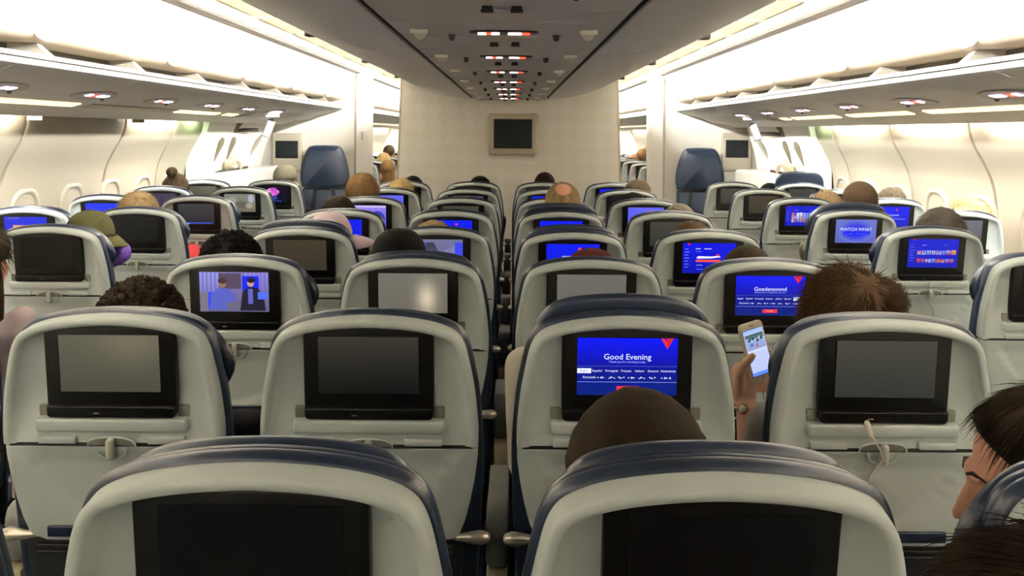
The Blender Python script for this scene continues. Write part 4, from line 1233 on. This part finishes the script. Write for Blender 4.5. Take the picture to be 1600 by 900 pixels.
def person(label, X, Ys, hx, hy, ztop, yaw=0, pitch=0, roll=0, skin='mid', hair=('short', 'brown'), shirt='char', pants='denim', seed=1, strands=350, voxel=.011,
           arms=None, cap=None, hs=.98, eyes=True, lean=0.0, face=False, group=None, extra=None):
    """X, Ys: seat position; hx, hy, ztop: where the head is (top of head height)"""
    root = Vector((X, Ys, 0))
    hc = Vector((hx, hy, ztop - .118 * hs))
    Rh = Euler((math.radians(pitch), math.radians(roll), math.radians(yaw)), 'XYZ').to_matrix()
    Rh = Matrix.Rotation(math.radians(yaw), 3, 'Z') @ Matrix.Rotation(math.radians(roll), 3, 'Y') @ Matrix.Rotation(math.radians(pitch), 3, 'X')
    H = Matrix.Translation(hc) @ Rh.to_4x4()
    ry = (Matrix.Rotation(math.radians(yaw * .3), 3, 'Z'))
    nb = hc + Vector((0, -.005, -.155 * hs)) * 1 if abs(yaw) < 40 and abs(pitch) < 25 else hc + Rh @ Vector((0, -.03, -.10 * hs)) + Vector((0, 0, -.055))
    lim = .2 if Ys < .5 else .12 if (extra and 'hands' in extra) else .03
    nb.x = max(X - lim, min(X + lim, nb.x))
    pel = Vector((X, Ys + .25, .535))
    nb0 = nb.copy()
    mid = pel.lerp(nb, .5) + Vector((0, -.015, 0))
    def spine(t): return pel * (1 - t) ** 2 + mid * 2 * t * (1 - t) + nb * t * t
    ax = Matrix.Rotation(math.radians(yaw * .25), 3, 'Z')
    def torso(bm, inf):
        rings = []
        for t, a, b in ((-.06, .10, .07), (0, .165, .115), (.2, .158, .112), (.4, .150, .108), (.6, .163, .112), (.75, .168, .106), (.85, .156, .092), (.92, .125, .075), (.97, .078, .062), (1.0, .062, .058)):
            c = spine(t) if t >= 0 else pel + Vector((0, 0, -.05))
            rings.append([c + ax @ Vector(((a + inf) * math.cos(k * 2 * PI / 24), (b + inf) * math.sin(k * 2 * PI / 24), 0)) for k in range(24)])
        loft(bm, rings)
    sh = {}
    for s in (-1, 1):
        c = spine(.84); sh[s] = c + ax @ Vector((s * .160, 0, -.005))
    A = {}
    for s in (-1, 1):
        if arms and s in arms: A[s] = [sh[s]] + [Vector(p) for p in arms[s]]
        else: A[s] = [sh[s], Vector((X + s * .165, Ys + .30, max(.64, sh[s].z - .30))), Vector((X + s * .09, Ys + .50, .655))]
    def limbs_arm(bm, inf, upto=1.0):
        for s in (-1, 1):
            a, b, c = A[s]
            tube(bm, [a, a.lerp(b, .5), b], [.050 + inf, .045 + inf, .038 + inf], 12)
            c2 = b.lerp(c, upto)
            tube(bm, [b, b.lerp(c2, .4), c2], [.038 + inf, .038 + inf, (.038 - .012 * upto) + inf], 12)
    def legs(bm, inf):
        for s in (-1, 1):
            hip = Vector((X + s * .085, Ys + .29, .525)); kn = Vector((X + s * .10, Ys + .655, .535)); an = Vector((X + s * .10, Ys + .63, .10))
            tube(bm, [hip, hip.lerp(kn, .5), kn], [.073 + inf, .066 + inf, .052 + inf], 14)
            tube(bm, [kn, kn.lerp(an, .35), an], [.050 + inf, .052 + inf, .034 + inf], 14)
    bm = bmesh.new()
    torso(bm, 0); limbs_arm(bm, 0); legs(bm, 0)
    for s in (-1, 1):
        a, b, c = A[s]
        if extra and s in extra.get('hands', {}): extra['hands'][s](bm)
        else: hand(bm, c, (c - b).normalized() * .6 + Vector((0, .5, -.1)), Vector((0, 0, 1)), .95, s)
        an = Vector((X + s * .10, Ys + .63, .075)); tube(bm, [an, an + Vector((s * .01, .06, -.03)), an + Vector((s * .02, .11, -.037))], [.036, .036, .028], 12, .8)
    tube(bm, [nb + Vector((0, 0, -.05)), nb.lerp(H @ Vector((0, -.02, -.05)), .5), H @ Vector((0, -.02 * hs, -.05 * hs))], [.058, .054, .054], 14)
    head_parts(bm, H, hs)
    T = Matrix.Translation(-root)
    for v in bm.verts: v.co = T @ v.co
    body = obj('person', remesh(bm, voxel, 'person', SKIN[skin]), None, root)
    tag(body, label, 'person', group)
    TH = T @ H
    if eyes:
        for k in (-1, 1):
            e = obj('eye', ME_eye, body); e.matrix_local = TH @ Matrix.Translation(Vector((k * .031, .071, -.002)) * hs)
    if face:
        bm = bmesh.new(); ellipsoid(bm, (0, .1005, -.060), (.023, .008, .0055), 2); ellipsoid(bm, (0, .099, -.073), (.020, .009, .0065), 2)
        for v in bm.verts: v.co = TH @ (v.co * hs)
        obj('lips', mesh_of('lips', bm, M_lips), body)
        for k in (-1, 1):
            bm = bmesh.new(); tube(bm, [(k * .014, .0965, .023), (k * .03, .0915, .029), (k * .047, .080, .023)], [.0022, .0028, .0014], 8)
            for v in bm.verts: v.co = TH @ (v.co * hs)
            obj('eyebrow', mesh_of('eyebrow', bm, M_brow), body)
            bm = bmesh.new(); tube(bm, [(k * .019, .0815, .003), (k * .031, .0835, .0065), (k * .043, .076, .001)], [.0012, .0016, .001], 8)
            for v in bm.verts: v.co = TH @ (v.co * hs)
            obj('eyelash', mesh_of('eyelash', bm, M_brow), body)
    st, hc_ = hair
    if st: obj('hair', hair_mesh(TH, hs, st, seed, strands, HAIR[hc_]), body)
    if cap:
        kind, cm, az = cap
        if kind == 'cap': obj('cap', cap_mesh(TH, hs * 1.02, CL[cm], az), body)
        else: obj('beanie', beanie_mesh(TH, hs * 1.03, CL[cm]), body)
    up = extra.get('sleeve', .92) if extra else .92
    bm = bmesh.new(); torso(bm, .010); limbs_arm(bm, .009, up) if not (extra and extra.get('bare')) else None
    if extra and extra.get('bare'):
        for s in (-1, 1):
            a, b, c = A[s]; tube(bm, [a, a.lerp(b, .45)], [.062, .056], 12)
            if s != extra['bare']: tube(bm, [a, b, b.lerp(c, .9)], [.06, .047, .04], 12)
    for v in bm.verts: v.co = T @ v.co
    obj('shirt', remesh(bm, .013, 'shirt', CL[shirt], 3), body)
    bm = bmesh.new(); legs(bm, .009); tube(bm, [pel + Vector((-.07, 0, .0)), pel + Vector((.07, 0, .0))], [.088, .088], 14)
    for v in bm.verts: v.co = T @ v.co
    obj('trousers', remesh(bm, .014, 'trousers', CL[pants], 3), body)
    return body, A

def sit(key, px, pytop, label, dd=.258, **kw):
    """seat key, pixel of the head's top centre"""
    c, r = key
    rr, X, Y, th = SEATS[key]
    # headrest front at head height
    hs = kw.get('hs', .98); st = kw.get('hair', ('short', ''))[0]
    dd += max(0, hs - .98) * .12 + {'long': .03, 'curly': .012, 'messy': .012, 'bun': .01, 'crop': .008}.get(st, 0)
    d = Y - (1.10 - PIV) * math.sin(th) + dd
    p = at(px, pytop, d)
    p.z -= .020 if kw.get('cap', ('',))[0] == 'beanie' else .010 if 'cap' in kw else {'crop': .019, 'messy': .019, 'sleek': .016, 'curly': .016, 'long': .014, 'fringe': .013, 'short': .010}.get(st, .005)
    return person(label, X, Y, p.x, p.y, p.z, **kw)

# --- row by row
sit(('E', 1), 998, 604, 'person with very short dark hair in front of the Good Evening screen', skin='brown', hair=('crop', 'brownblack'), shirt='navy', voxel=.007, strands=0, hs=1.10, seed=11, yaw=-8, pitch=-6)
sit(('C', 2), 222, 434, 'person with dark curly hair above the seat with the olive-grey screen, dark jersey', skin='brown', hair=('curly', 'brownblack'), shirt='black', strands=900, seed=12,
    hs=1.04, arms={1: [at(392, 668, 2.08), at(330, 720, 2.35)]})
# passenger with the telephone: left forearm raised between the seats
dh = 2.165
def phone_hand(bm):
    P = at
    tube(bm, [P(1166, 630, 2.170), P(1162, 608, 2.172), P(1161, 585, 2.176)], [.025, .033, .031], 14, .62)      # palm
    tube(bm, [P(1155, 606, 2.160), P(1156, 582, 2.138), P(1166, 566, 2.122), P(1176, 556, 2.117)], [.0165, .0135, .0115, .009], 12)   # thumb across the edge
    tube(bm, [P(1160, 572, 2.185), P(1172, 562, 2.196), P(1192, 563, 2.200), P(1205, 568, 2.192)], [.0105, .0095, .0085, .0075], 12)
    tube(bm, [P(1164, 584, 2.188), P(1178, 578, 2.202), P(1198, 580, 2.205), P(1210, 584, 2.192)], [.0105, .0095, .0088, .0078], 12)
    tube(bm, [P(1168, 596, 2.188), P(1182, 594, 2.203), P(1200, 596, 2.205), P(1212, 597, 2.188)], [.0105, .0095, .0085, .0075], 12)
    tube(bm, [P(1170, 608, 2.184), P(1182, 608, 2.196), P(1196, 609, 2.198), P(1206, 607, 2.184)], [.0095, .0085, .0078, .007], 12)
body, A = sit(('F', 2), 1322, 413, 'person with messy brown hair holding up a telephone between the seats', skin='light', hair=('messy', 'ltbrown'), shirt='grey', dd=.28, voxel=.0052, strands=8000, seed=13, hs=1.06, roll=4,
    arms={-1: [at(1184, 762, 2.115), at(1167, 634, 2.170)]}, extra={'hands': {-1: phone_hand}, 'bare': -1})
ph_body = body
# second lock of hair hanging to the right of the head
def wisps():
    rnd = random.Random(5); bm = bmesh.new()
    c = at(1368, 470, 2.17)
    ellipsoid(bm, c, (.062, .055, .052), 3)
    for i in range(1500):
        d = Vector((rnd.gauss(0, 1), rnd.gauss(0, 1), rnd.gauss(0, 1))).normalized()
        p = c + Vector((d.x * .062, d.y * .055, d.z * .052)); f = Vector((rnd.uniform(.2, 1), rnd.uniform(-.3, .3), rnd.uniform(-.5, .6))); f = (f - d * f.dot(d)).normalized()
        s = f.cross(d) * .0013; ln = rnd.uniform(.02, .05); prev = None; cur = p.copy(); dv = (f + d * .35).normalized()
        for q in range(4):
            w = 1 - q / 3.6; a = bm.verts.new(cur + s * w); b = bm.verts.new(cur - s * w); e = bm.verts.new(cur + d * .0012 * w)
            if prev: bm.faces.new((prev[0], prev[1], b, a)); bm.faces.new((prev[1], prev[2], e, b)); bm.faces.new((prev[2], prev[0], a, e))
            prev = (a, b, e); cur += dv * ln / 3; dv = (dv - d * .2 + Vector((0, 0, -.08))).normalized()
    for v in bm.verts: v.co -= body.location
    return mesh_of('hair_lock', bm, HAIR['brown'])
obj('hair_lock', wisps(), ph_body)
# wrist watch
w0, w1 = at(1166, 634, 2.170), at(1164, 618, 2.171)
ax = (w1 - w0).normalized(); c = w0
bm = bmesh.new()
sx, ux = frame_of(ax)
ring = [c + sx * .0285 * math.cos(k * PI / 12) + ux * .0225 * math.sin(k * PI / 12) for k in range(25)]
for v in tube(bm, ring, .0042, 8): pass
for v in bm.verts: v.co -= ph_body.location
wb = obj('wristwatch', mesh_of('watch_strap', bm, mat('gold', (206, 160, 84), .25, metal=.9)), ph_body)
bm = bmesh.new(); fc = c + Vector((-.014, -.024, 0)); nn = Vector((-.5, -.86, .1)).normalized(); s2, u2 = frame_of(nn)
loft(bm, [[fc + s2 * .0125 * k * math.cos(q * PI / 12) + u2 * .0125 * k * math.sin(q * PI / 12) + nn * h for q in range(24)] for k, h in ((1, -.003), (1.05, .001), (1, .004), (.8, .0048))])
for v in bm.verts: v.co -= ph_body.location
obj('watch_case', mesh_of('watch_case', bm, MATS['gold']), wb)
bm = bmesh.new()
loft(bm, [[fc + s2 * .0095 * math.cos(q * PI / 12) + u2 * .0095 * math.sin(q * PI / 12) + nn * h for q in range(24)] for h in (.003, .0054)])
for v in bm.verts: v.co -= ph_body.location
obj('watch_dial', mesh_of('watch_dial', bm, mat('watch_dial', (240, 236, 226), .3)), wb)

# telephone with lit screen
pc = at(1182, 549, 2.158)
ph = empty('mobile_phone', pc)
Zp = Vector((-.235, .10, .97)).normalized()          # up along the phone, leaning left
Np = Vector((.42, -.90, .05)); Np = (Np - Zp * Np.dot(Zp)).normalized()   # screen normal
Xp = Zp.cross(Np).normalized() * 1.0
Xp = Np.cross(Zp).normalized(); Xp = -Xp
M = Matrix((Xp, -Np, Zp)).transposed()
if M.determinant() < 0: M = Matrix((-Xp, -Np, Zp)).transposed()
ph.rotation_euler = M.to_euler()
tag(ph, 'white-edged mobile phone held up between two seats, its screen lit', 'phone')
bm = bmesh.new(); slab(bm, rrect(-.034, .034, -.069, .069, .010), -.004, .004, .0015); obj('case', mesh_of('phone_case', bm, mat('phone_white', (232, 224, 206), .3), True, 40), ph)
bm = bmesh.new(); slab(bm, rrect(-.0295, .0295, -.0525, .0525, .001), -.0047, -.003, .0002)
def phone_screen():
    s = Screen()
    global SX0, SZ1, SW, SH
    keep = (SX0, SZ1, SW, SH); SX0, SZ1, SW, SH = -.0295, .0525, .059, .105
    s.rect(0, 0, 1, 1, (196, 206, 240), (186, 196, 240)); s.rect(0, 0, 1, .08, (160, 190, 250)); s.rect(.04, .10, .96, .22, (70, 96, 96), (90, 120, 130)); s.rect(.04, .22, .96, .44, (140, 170, 226), (150, 160, 200))
    for k in range(9): s.ell(.12 + .1 * k, .2 + .03 * (k % 3), .06, .03, (40, 54, 60) if k % 2 else (170, 186, 200))
    s.ell(.55, .36, .05, .05, (190, 96, 110)); s.ell(.3, .33, .1, .04, (90, 120, 190)); s.rect(0, .46, 1, .48, (226, 230, 246)); s.rect(0, .93, 1, 1, (90, 140, 250))
    m = s.mesh('phone_screen'); SX0, SZ1, SW, SH = keep
    return m
bm.free()
o = obj('screen', phone_screen(), ph); o.location = (0, -.0046, 0)
for zz, nm2, rr in ((-.061, 'home_button', .0048),):
    bm = bmesh.new(); loft(bm, [[Vector((rr * math.cos(k * PI / 10), y, zz + rr * math.sin(k * PI / 10))) for k in range(20)] for y in (-.0035, -.0045)]); obj(nm2, mesh_of(nm2, bm, mat('phone_grey', (200, 194, 180), .3)), ph)
bm = bmesh.new(); box(bm, -.006, .006, -.0045, -.0035, .0600, .0615); obj('earpiece', mesh_of('earpiece', bm, M_black, False), ph)
# its white lead
b0 = pc - Zp * .069
bm = bmesh.new(); pts = catmull([b0 + Zp * .004, b0 - Zp * .02, at(1193, 618, 2.15), at(1199, 645, 2.2), at(1203, 690, 2.26), at(1196, 740, 2.24)], 5); tube(bm, pts, [.004] * 3 + [.0018] * (len(pts) - 3), 8)
tag(obj('charging_cable', mesh_of('phone_lead', bm, mat('white_cable', (232, 230, 220), .4))), 'white lead hanging from the held-up mobile phone', 'cable')

sit(('F', 1), 1640, 600, 'person with dark brown hair turned sideways at the right edge, face in profile', skin='fair', hair=('sleek', 'brownblack'), shirt='black', voxel=.0055, strands=5000, seed=14, yaw=72, pitch=-8, face=True, hs=1.04)
sit(('E', 0), 1690, 820, 'person whose dark hair fills the lower right corner', dd=.40, skin='mid', hair=('sleek', 'brownblack'), shirt='black', voxel=.008, strands=5000, seed=15, hs=1.06)
sit(('C', 3), 362, 360, 'person with curly black hair above the seat with the two-people film', skin='dark', hair=('curly', 'black'), shirt='navy', seed=16, strands=500, hs=1.03)
sit(('D', 3), 624, 357, 'person in a black knitted hat in front of the grey and violet film', skin='dark', hair=('buzz', 'black'), cap=('beanie', 'beanieblack', 0), shirt='black', seed=17, strands=50)
sit(('E', 3), 925, 388, 'person in a dark red knitted hat below a bright blue screen', skin='dark', hair=('buzz', 'black'), cap=('beanie', 'beaniered', 0), shirt='grey', seed=18, strands=50)
sit(('F', 3), 1168, 381, 'person with a shaved brown head in front of the aircraft menu screen', skin='brown', hair=('buzz', 'buzz'), shirt='olive', seed=19, strands=200, pitch=-5)
sit(('C', 4), 516, 331, 'person in a pale pink cap with its brim turned to the right', skin='dark', hair=('short', 'black'), cap=('cap', 'cappink', math.radians(-72)), shirt='black', seed=20, strands=100, hs=1.05)
sit(('D', 4), 678, 343, 'person with light brown hair in front of the fifth-row left screen', skin='fair', hair=('fringe', 'sand'), shirt='teal', seed=21, hs=1.0)
sit(('E', 4), 908, 352, 'person with black hair below the balding man', skin='dark', hair=('short', 'black'), shirt='black', seed=22)
sit(('F', 4), 1081, 344, 'person with flat brown hair in front of a slate-grey screen', skin='fair', hair=('fringe', 'brown'), shirt='char', seed=23)
sit(('C', 5), 529, 305, 'person with dark brown hair just above the pink cap', skin='mid', hair=('fringe', 'brownblack'), shirt='navy', seed=24)
sit(('E', 5), 879, 284, 'man with grey-blond hair and a pink bald spot in the right centre seats', skin='pink', hair=('bald', 'sand'), shirt='grey', seed=25, strands=1600, hs=1.04)
sit(('F', 5), 1061, 317, 'person with grey hair beside a white headrest tag', skin='fair', hair=('short', 'grey'), shirt='teal', seed=26)
sit(('C', 6), 567, 270, 'tall person with reddish-brown hair near the left crew seat', skin='fair', hair=('fringe', 'auburn'), shirt='grey', seed=27, strands=1400, hs=1.06)
sit(('D', 6), 730, 306, 'person with only a bald crown showing above the left centre seats', skin='pink', hair=('bald', 'grey'), shirt='char', seed=28, strands=60)
sit(('F', 6), 990, 300, 'person with black hair beside a light blue screen', skin='dark', hair=('short', 'black'), shirt='black', seed=29)
sit(('C', 7), 627, 278, 'person with blond hair near the left aisle doorway', skin='fair', hair=('long', 'blond'), shirt='cream', seed=30)
sit(('F', 7), 996, 279, 'person with brown-grey hair near the right aisle doorway', skin='fair', hair=('messy', 'greybrown'), shirt='char', seed=31)
sit(('C', 8), 645, 274, 'person with black hair in the last left centre seat before the bulkhead', skin='dark', hair=('short', 'black'), shirt='black', seed=32)
sit(('D', 8), 750, 274, 'person with black hair showing just above the front row below the bulkhead', skin='dark', hair=('short', 'black'), shirt='navy', seed=33)
sit(('E', 8), 851, 268, 'person with a dark shaved head behind the balding man', skin='dark', hair=('buzz', 'brownblack'), shirt='black', seed=34)
# left block
sit(('B', 3), -30, 346, 'person with long dark hair at the left edge in a mauve top', skin='mid', hair=('long', 'brownblack'), shirt='mauve', seed=35, strands=700, arms={1: [at(36, 500, 2.9), at(-60, 560, 3.1)]})
sit(('B', 4), 142, 329, 'person in an olive green cap beside the left wall seats', skin='mid', hair=('short', 'brownblack'), cap=('cap', 'capgreen', math.radians(-115)), shirt='navy', seed=36, strands=100, hs=1.05)
sit(('B', 5), 217, 298, 'person with short blond hair and a coral red top on the left side', skin='fair', hair=('fringe', 'sand'), shirt='coral', seed=37, strands=1200, hs=1.05, arms={1: [at(302, 395, 4.60), at(270, 440, 4.75)]})
sit(('A', 7), 275, 271, 'person with brown hair tied in a bun by the left wall', skin='fair', hair=('bun', 'brown'), shirt='char', seed=38)
sit(('B', 8), 446, 257, 'person in a grey cap in front of the left partition', skin='fair', hair=('short', 'grey'), cap=('cap', 'capgrey', math.radians(0)), shirt='black', seed=39, strands=100, hs=1.02)
# right block
sit(('G', 4), 1470, 323, 'person with short dark grey hair on the right, before the blond passenger', skin='fair', hair=('short', 'darkgrey'), shirt='char', seed=40, strands=1400, hs=1.05)
sit(('G', 5), 1343, 282, 'person with short brown hair and olive shirt in the right aisle seats', skin='fair', hair=('buzz', 'brown'), shirt='olive', seed=41, strands=2500, hs=1.06, arms={-1: [at(1270, 410, 4.75), at(1300, 450, 4.95)]})
sit(('H', 5), 1516, 308, 'person with pale blond hair beside the right wall', skin='fair', hair=('long', 'blond'), shirt='cream', seed=42, strands=900, hs=1.03)
sit(('G', 6), 1291, 296, 'person with fair hair partly behind the brown-haired man on the right', skin='fair', hair=('fringe', 'sand'), shirt='white', seed=43, arms={-1: [at(1212, 385, 5.6), at(1240, 430, 5.8)]})
sit(('H', 6), 1392, 292, 'person with brown hair at the right window behind the brown-haired man', skin='fair', hair=('short', 'greybrown'), shirt='grey', seed=44)
sit(('G', 7), 1190, 301, 'person in a cream top slumped into the right aisle', skin='fair', hair=('short', 'blond'), shirt='cream', seed=45, arms={-1: [at(1150, 352, 6.25), at(1175, 385, 6.5)]})
sit(('G', 8), 1203, 285, 'person with black hair in the farthest right aisle seat', skin='dark', hair=('short', 'black'), shirt='black', seed=46)
# hidden behind its seat but for the arm at the centre gap
sit(('E', 2), 945, 500, 'person in a white top whose arm shows in the gap between the centre seats', skin='dark', hair=('buzz', 'black'), shirt='white', seed=47, strands=50, arms={-1: [at(818, 572, 2.13), at(865, 640, 2.35)]})
# cabin ahead
for key, px, py, lab, sk, hr, sh_ in ((('B', 20), 606, 249, 'person with long brown hair in the cabin ahead, seen through the left doorway', 'fair', ('long', 'auburn'), 'brown'),
                                   (('B', 21), 600, 238, 'person with blond hair in the cabin ahead, left doorway', 'fair', ('long', 'blond'), 'cream'),
                                   (('B', 23), 608, 226, 'person with brown hair deep in the cabin ahead, left doorway', 'mid', ('short', 'brown'), 'grey'),
                                   (('G', 20), 1008, 262, 'person in a bright red top in the cabin ahead, right doorway', 'mid', ('short', 'brownblack'), 'red'),
                                   (('G', 22), 1004, 232, 'person with reddish hair in the cabin ahead, right doorway', 'fair', ('short', 'auburn'), 'char'),
                                   (('G', 24), 1014, 222, 'person with a fair bald head deep in the cabin ahead, right doorway', 'pink', ('bald', 'sand'), 'grey')):
    sit(key, px, py, lab, skin=sk, hair=hr, shirt=sh_, strands=150, seed=px)

# ------------------------------------------------------------------ loose things
# purple neck pillow beside the olive cap
c = at(176, 408, 3.66)
bm = bmesh.new(); pts = [Vector((c.x - .105 + .118 * math.cos(a), c.y + .03 + .118 * math.sin(a), c.z + .02 + .008 * math.sin(2 * a))) for a in [math.radians(-60 + 300 * k / 16) for k in range(17)]]
tube(bm, pts, [.034 + .006 * math.sin(PI * k / 16) for k in range(17)], 14)
tag(obj('neck_pillow', mesh_of('neck_pillow', bm, CL['purple'])), 'purple neck pillow around the neck of the person in the olive cap', 'pillow')
# white tags on headrests
for (key, px, py, lab) in ((('E', 5), 935, 338, 'small white tag on the headrest of the balding man'), (('F', 5), 1087, 338, 'small white tag on the headrest beside the grey-haired passenger')):
    rr, X, Y, th = SEATS[key]
    p = at(px, py, Y - (1.12 - PIV) * math.sin(th) + .075); z = p.z
    bm = bmesh.new(); loft(bm, [[Vector((p.x + a * .024, p.y + b, z + dz - abs(b) * .1 - .05 * a * .0)) for a, b in ((-1, -.025), (1, -.025), (1, .03), (-1, .03))] for dz in (-.003, .0)])
    bmesh.ops.bevel(bm, geom=list(bm.edges), offset=.001, segments=1, affect='EDGES')
    tag(obj('headrest_tag', mesh_of('headrest_tag', bm, mat('tag_white', (240, 236, 226), .6), True, 30)), lab, 'tag')
# charging lead plugged below the slate-grey screen
rr, X, Y, th = SEATS[('F', 2)]
def onseat(lx, lz, out):
    v = Matrix.Rotation(th, 3, 'X') @ Vector((lx, -out, lz)); return Vector((X, Y, PIV)) + v
lx = (1364 - 800) * 1.78 / F + CX - X
t = empty('charging_cable', onseat(lx, L - .205, .008)); off = t.location.copy()
tag(t, 'white charging lead plugged in under the slate-grey monitor, looped over the tray latch', 'cable')
bm = bmesh.new(); tube(bm, [onseat(lx - .001, L - .198, .011), onseat(lx + .007, L - .219, .014)], [.0062, .0058], 8, .6)
for v in bm.verts: v.co -= off
obj('plug', mesh_of('lead_plug', bm, mat('white_cable', (232, 230, 220), .4)), t)
bm = bmesh.new()
pts = catmull([onseat(lx + .007, L - .219, .014), onseat(lx + .022, L - .245, .022), onseat(lx + .03, L - .262, .018), onseat(lx + .032, L - .272, .016), onseat(lx + .018, L - .30, .012), onseat(lx + .010, L - .325, .012), onseat(lx + .02, L - .40, .012), onseat(lx + .0, L - .455, .014)], 6)
tube(bm, pts, .0017, 8)
for v in bm.verts: v.co -= off
obj('lead', mesh_of('lead', bm, MATS['white_cable']), t)
# thin dark earphone lead below the WATCH WHAT screen
rr, X, Y, th = SEATS[('G', 5)]
bm = bmesh.new(); pts = catmull([onseat(-.04, L - .205, .012), onseat(-.035, L - .235, .015), onseat(-.02, L - .265, .013), onseat(-.024, L - .31, .010), onseat(-.01, L - .38, .010)], 5); tube(bm, pts, .0016, 6)
tag(obj('earphone_cable', mesh_of('earphone_cable', bm, M_black)), 'thin dark earphone lead hanging below the WATCH WHAT screen', 'cable')
rr, X, Y, th = SEATS[('G', 4)]
bm = bmesh.new(); pts = catmull([onseat(-.014, L - .205, .012), onseat(-.016, L - .235, .015), onseat(-.012, L - .262, .019), onseat(-.014, L - .285, .019), onseat(.014, L - .33, .010), onseat(.006, L - .40, .010)], 5); tube(bm, pts, .0016, 6)
tag(obj('earphone_cable', mesh_of('earphone_cable', bm, mat('grey_cable', (150, 146, 136), .5))), 'thin grey earphone lead below the two-row tile menu screen', 'cable')
# crumpled clear wrapper on the centre armrest base
rnd = random.Random(4)
c = at(800, 882, 1.6)
bm = bmesh.new(); ellipsoid(bm, (0, 0, 0), (.035, .03, .022), 3)
for v in bm.verts: v.co *= 1 + .5 * noise.noise(v.co * 60)
wm = bpy.data.materials.new('clear_film'); wm.use_nodes = True; pp = wm.node_tree.nodes['Principled BSDF']
pp.inputs['Base Color'].default_value = (.9, .9, .88, 1); pp.inputs['Roughness'].default_value = .08; pp.inputs['Transmission Weight'].default_value = .85; pp.inputs['IOR'].default_value = 1.15
bm.free()
# ------------------------------------------------------------------ camera, world, view
cam_d = bpy.data.cameras.new('camera'); cam = bpy.data.objects.new('camera', cam_d); COL.objects.link(cam)
cam_d.sensor_width = 36.0; cam_d.sensor_fit = 'HORIZONTAL'; cam_d.lens = F / 1600 * 36
cam_d.shift_y = -(450 - VPY) / 1600; cam_d.shift_x = 0
cam_d.clip_start = .02; cam_d.clip_end = 60
cam.location = (CX, 0, CZ); cam.rotation_euler = (PI / 2, -ROLL, 0)
SC.camera = cam
w = bpy.data.worlds.new('world'); SC.world = w; w.use_nodes = True
w.node_tree.nodes['Background'].inputs[0].default_value = (.02, .02, .02, 1)
SC.view_settings.view_transform = 'Standard'; SC.view_settings.look = 'None'
SC.view_settings.gamma = 1.0; SC.view_settings.use_curve_mapping = False
SC.view_settings.exposure = 0.88
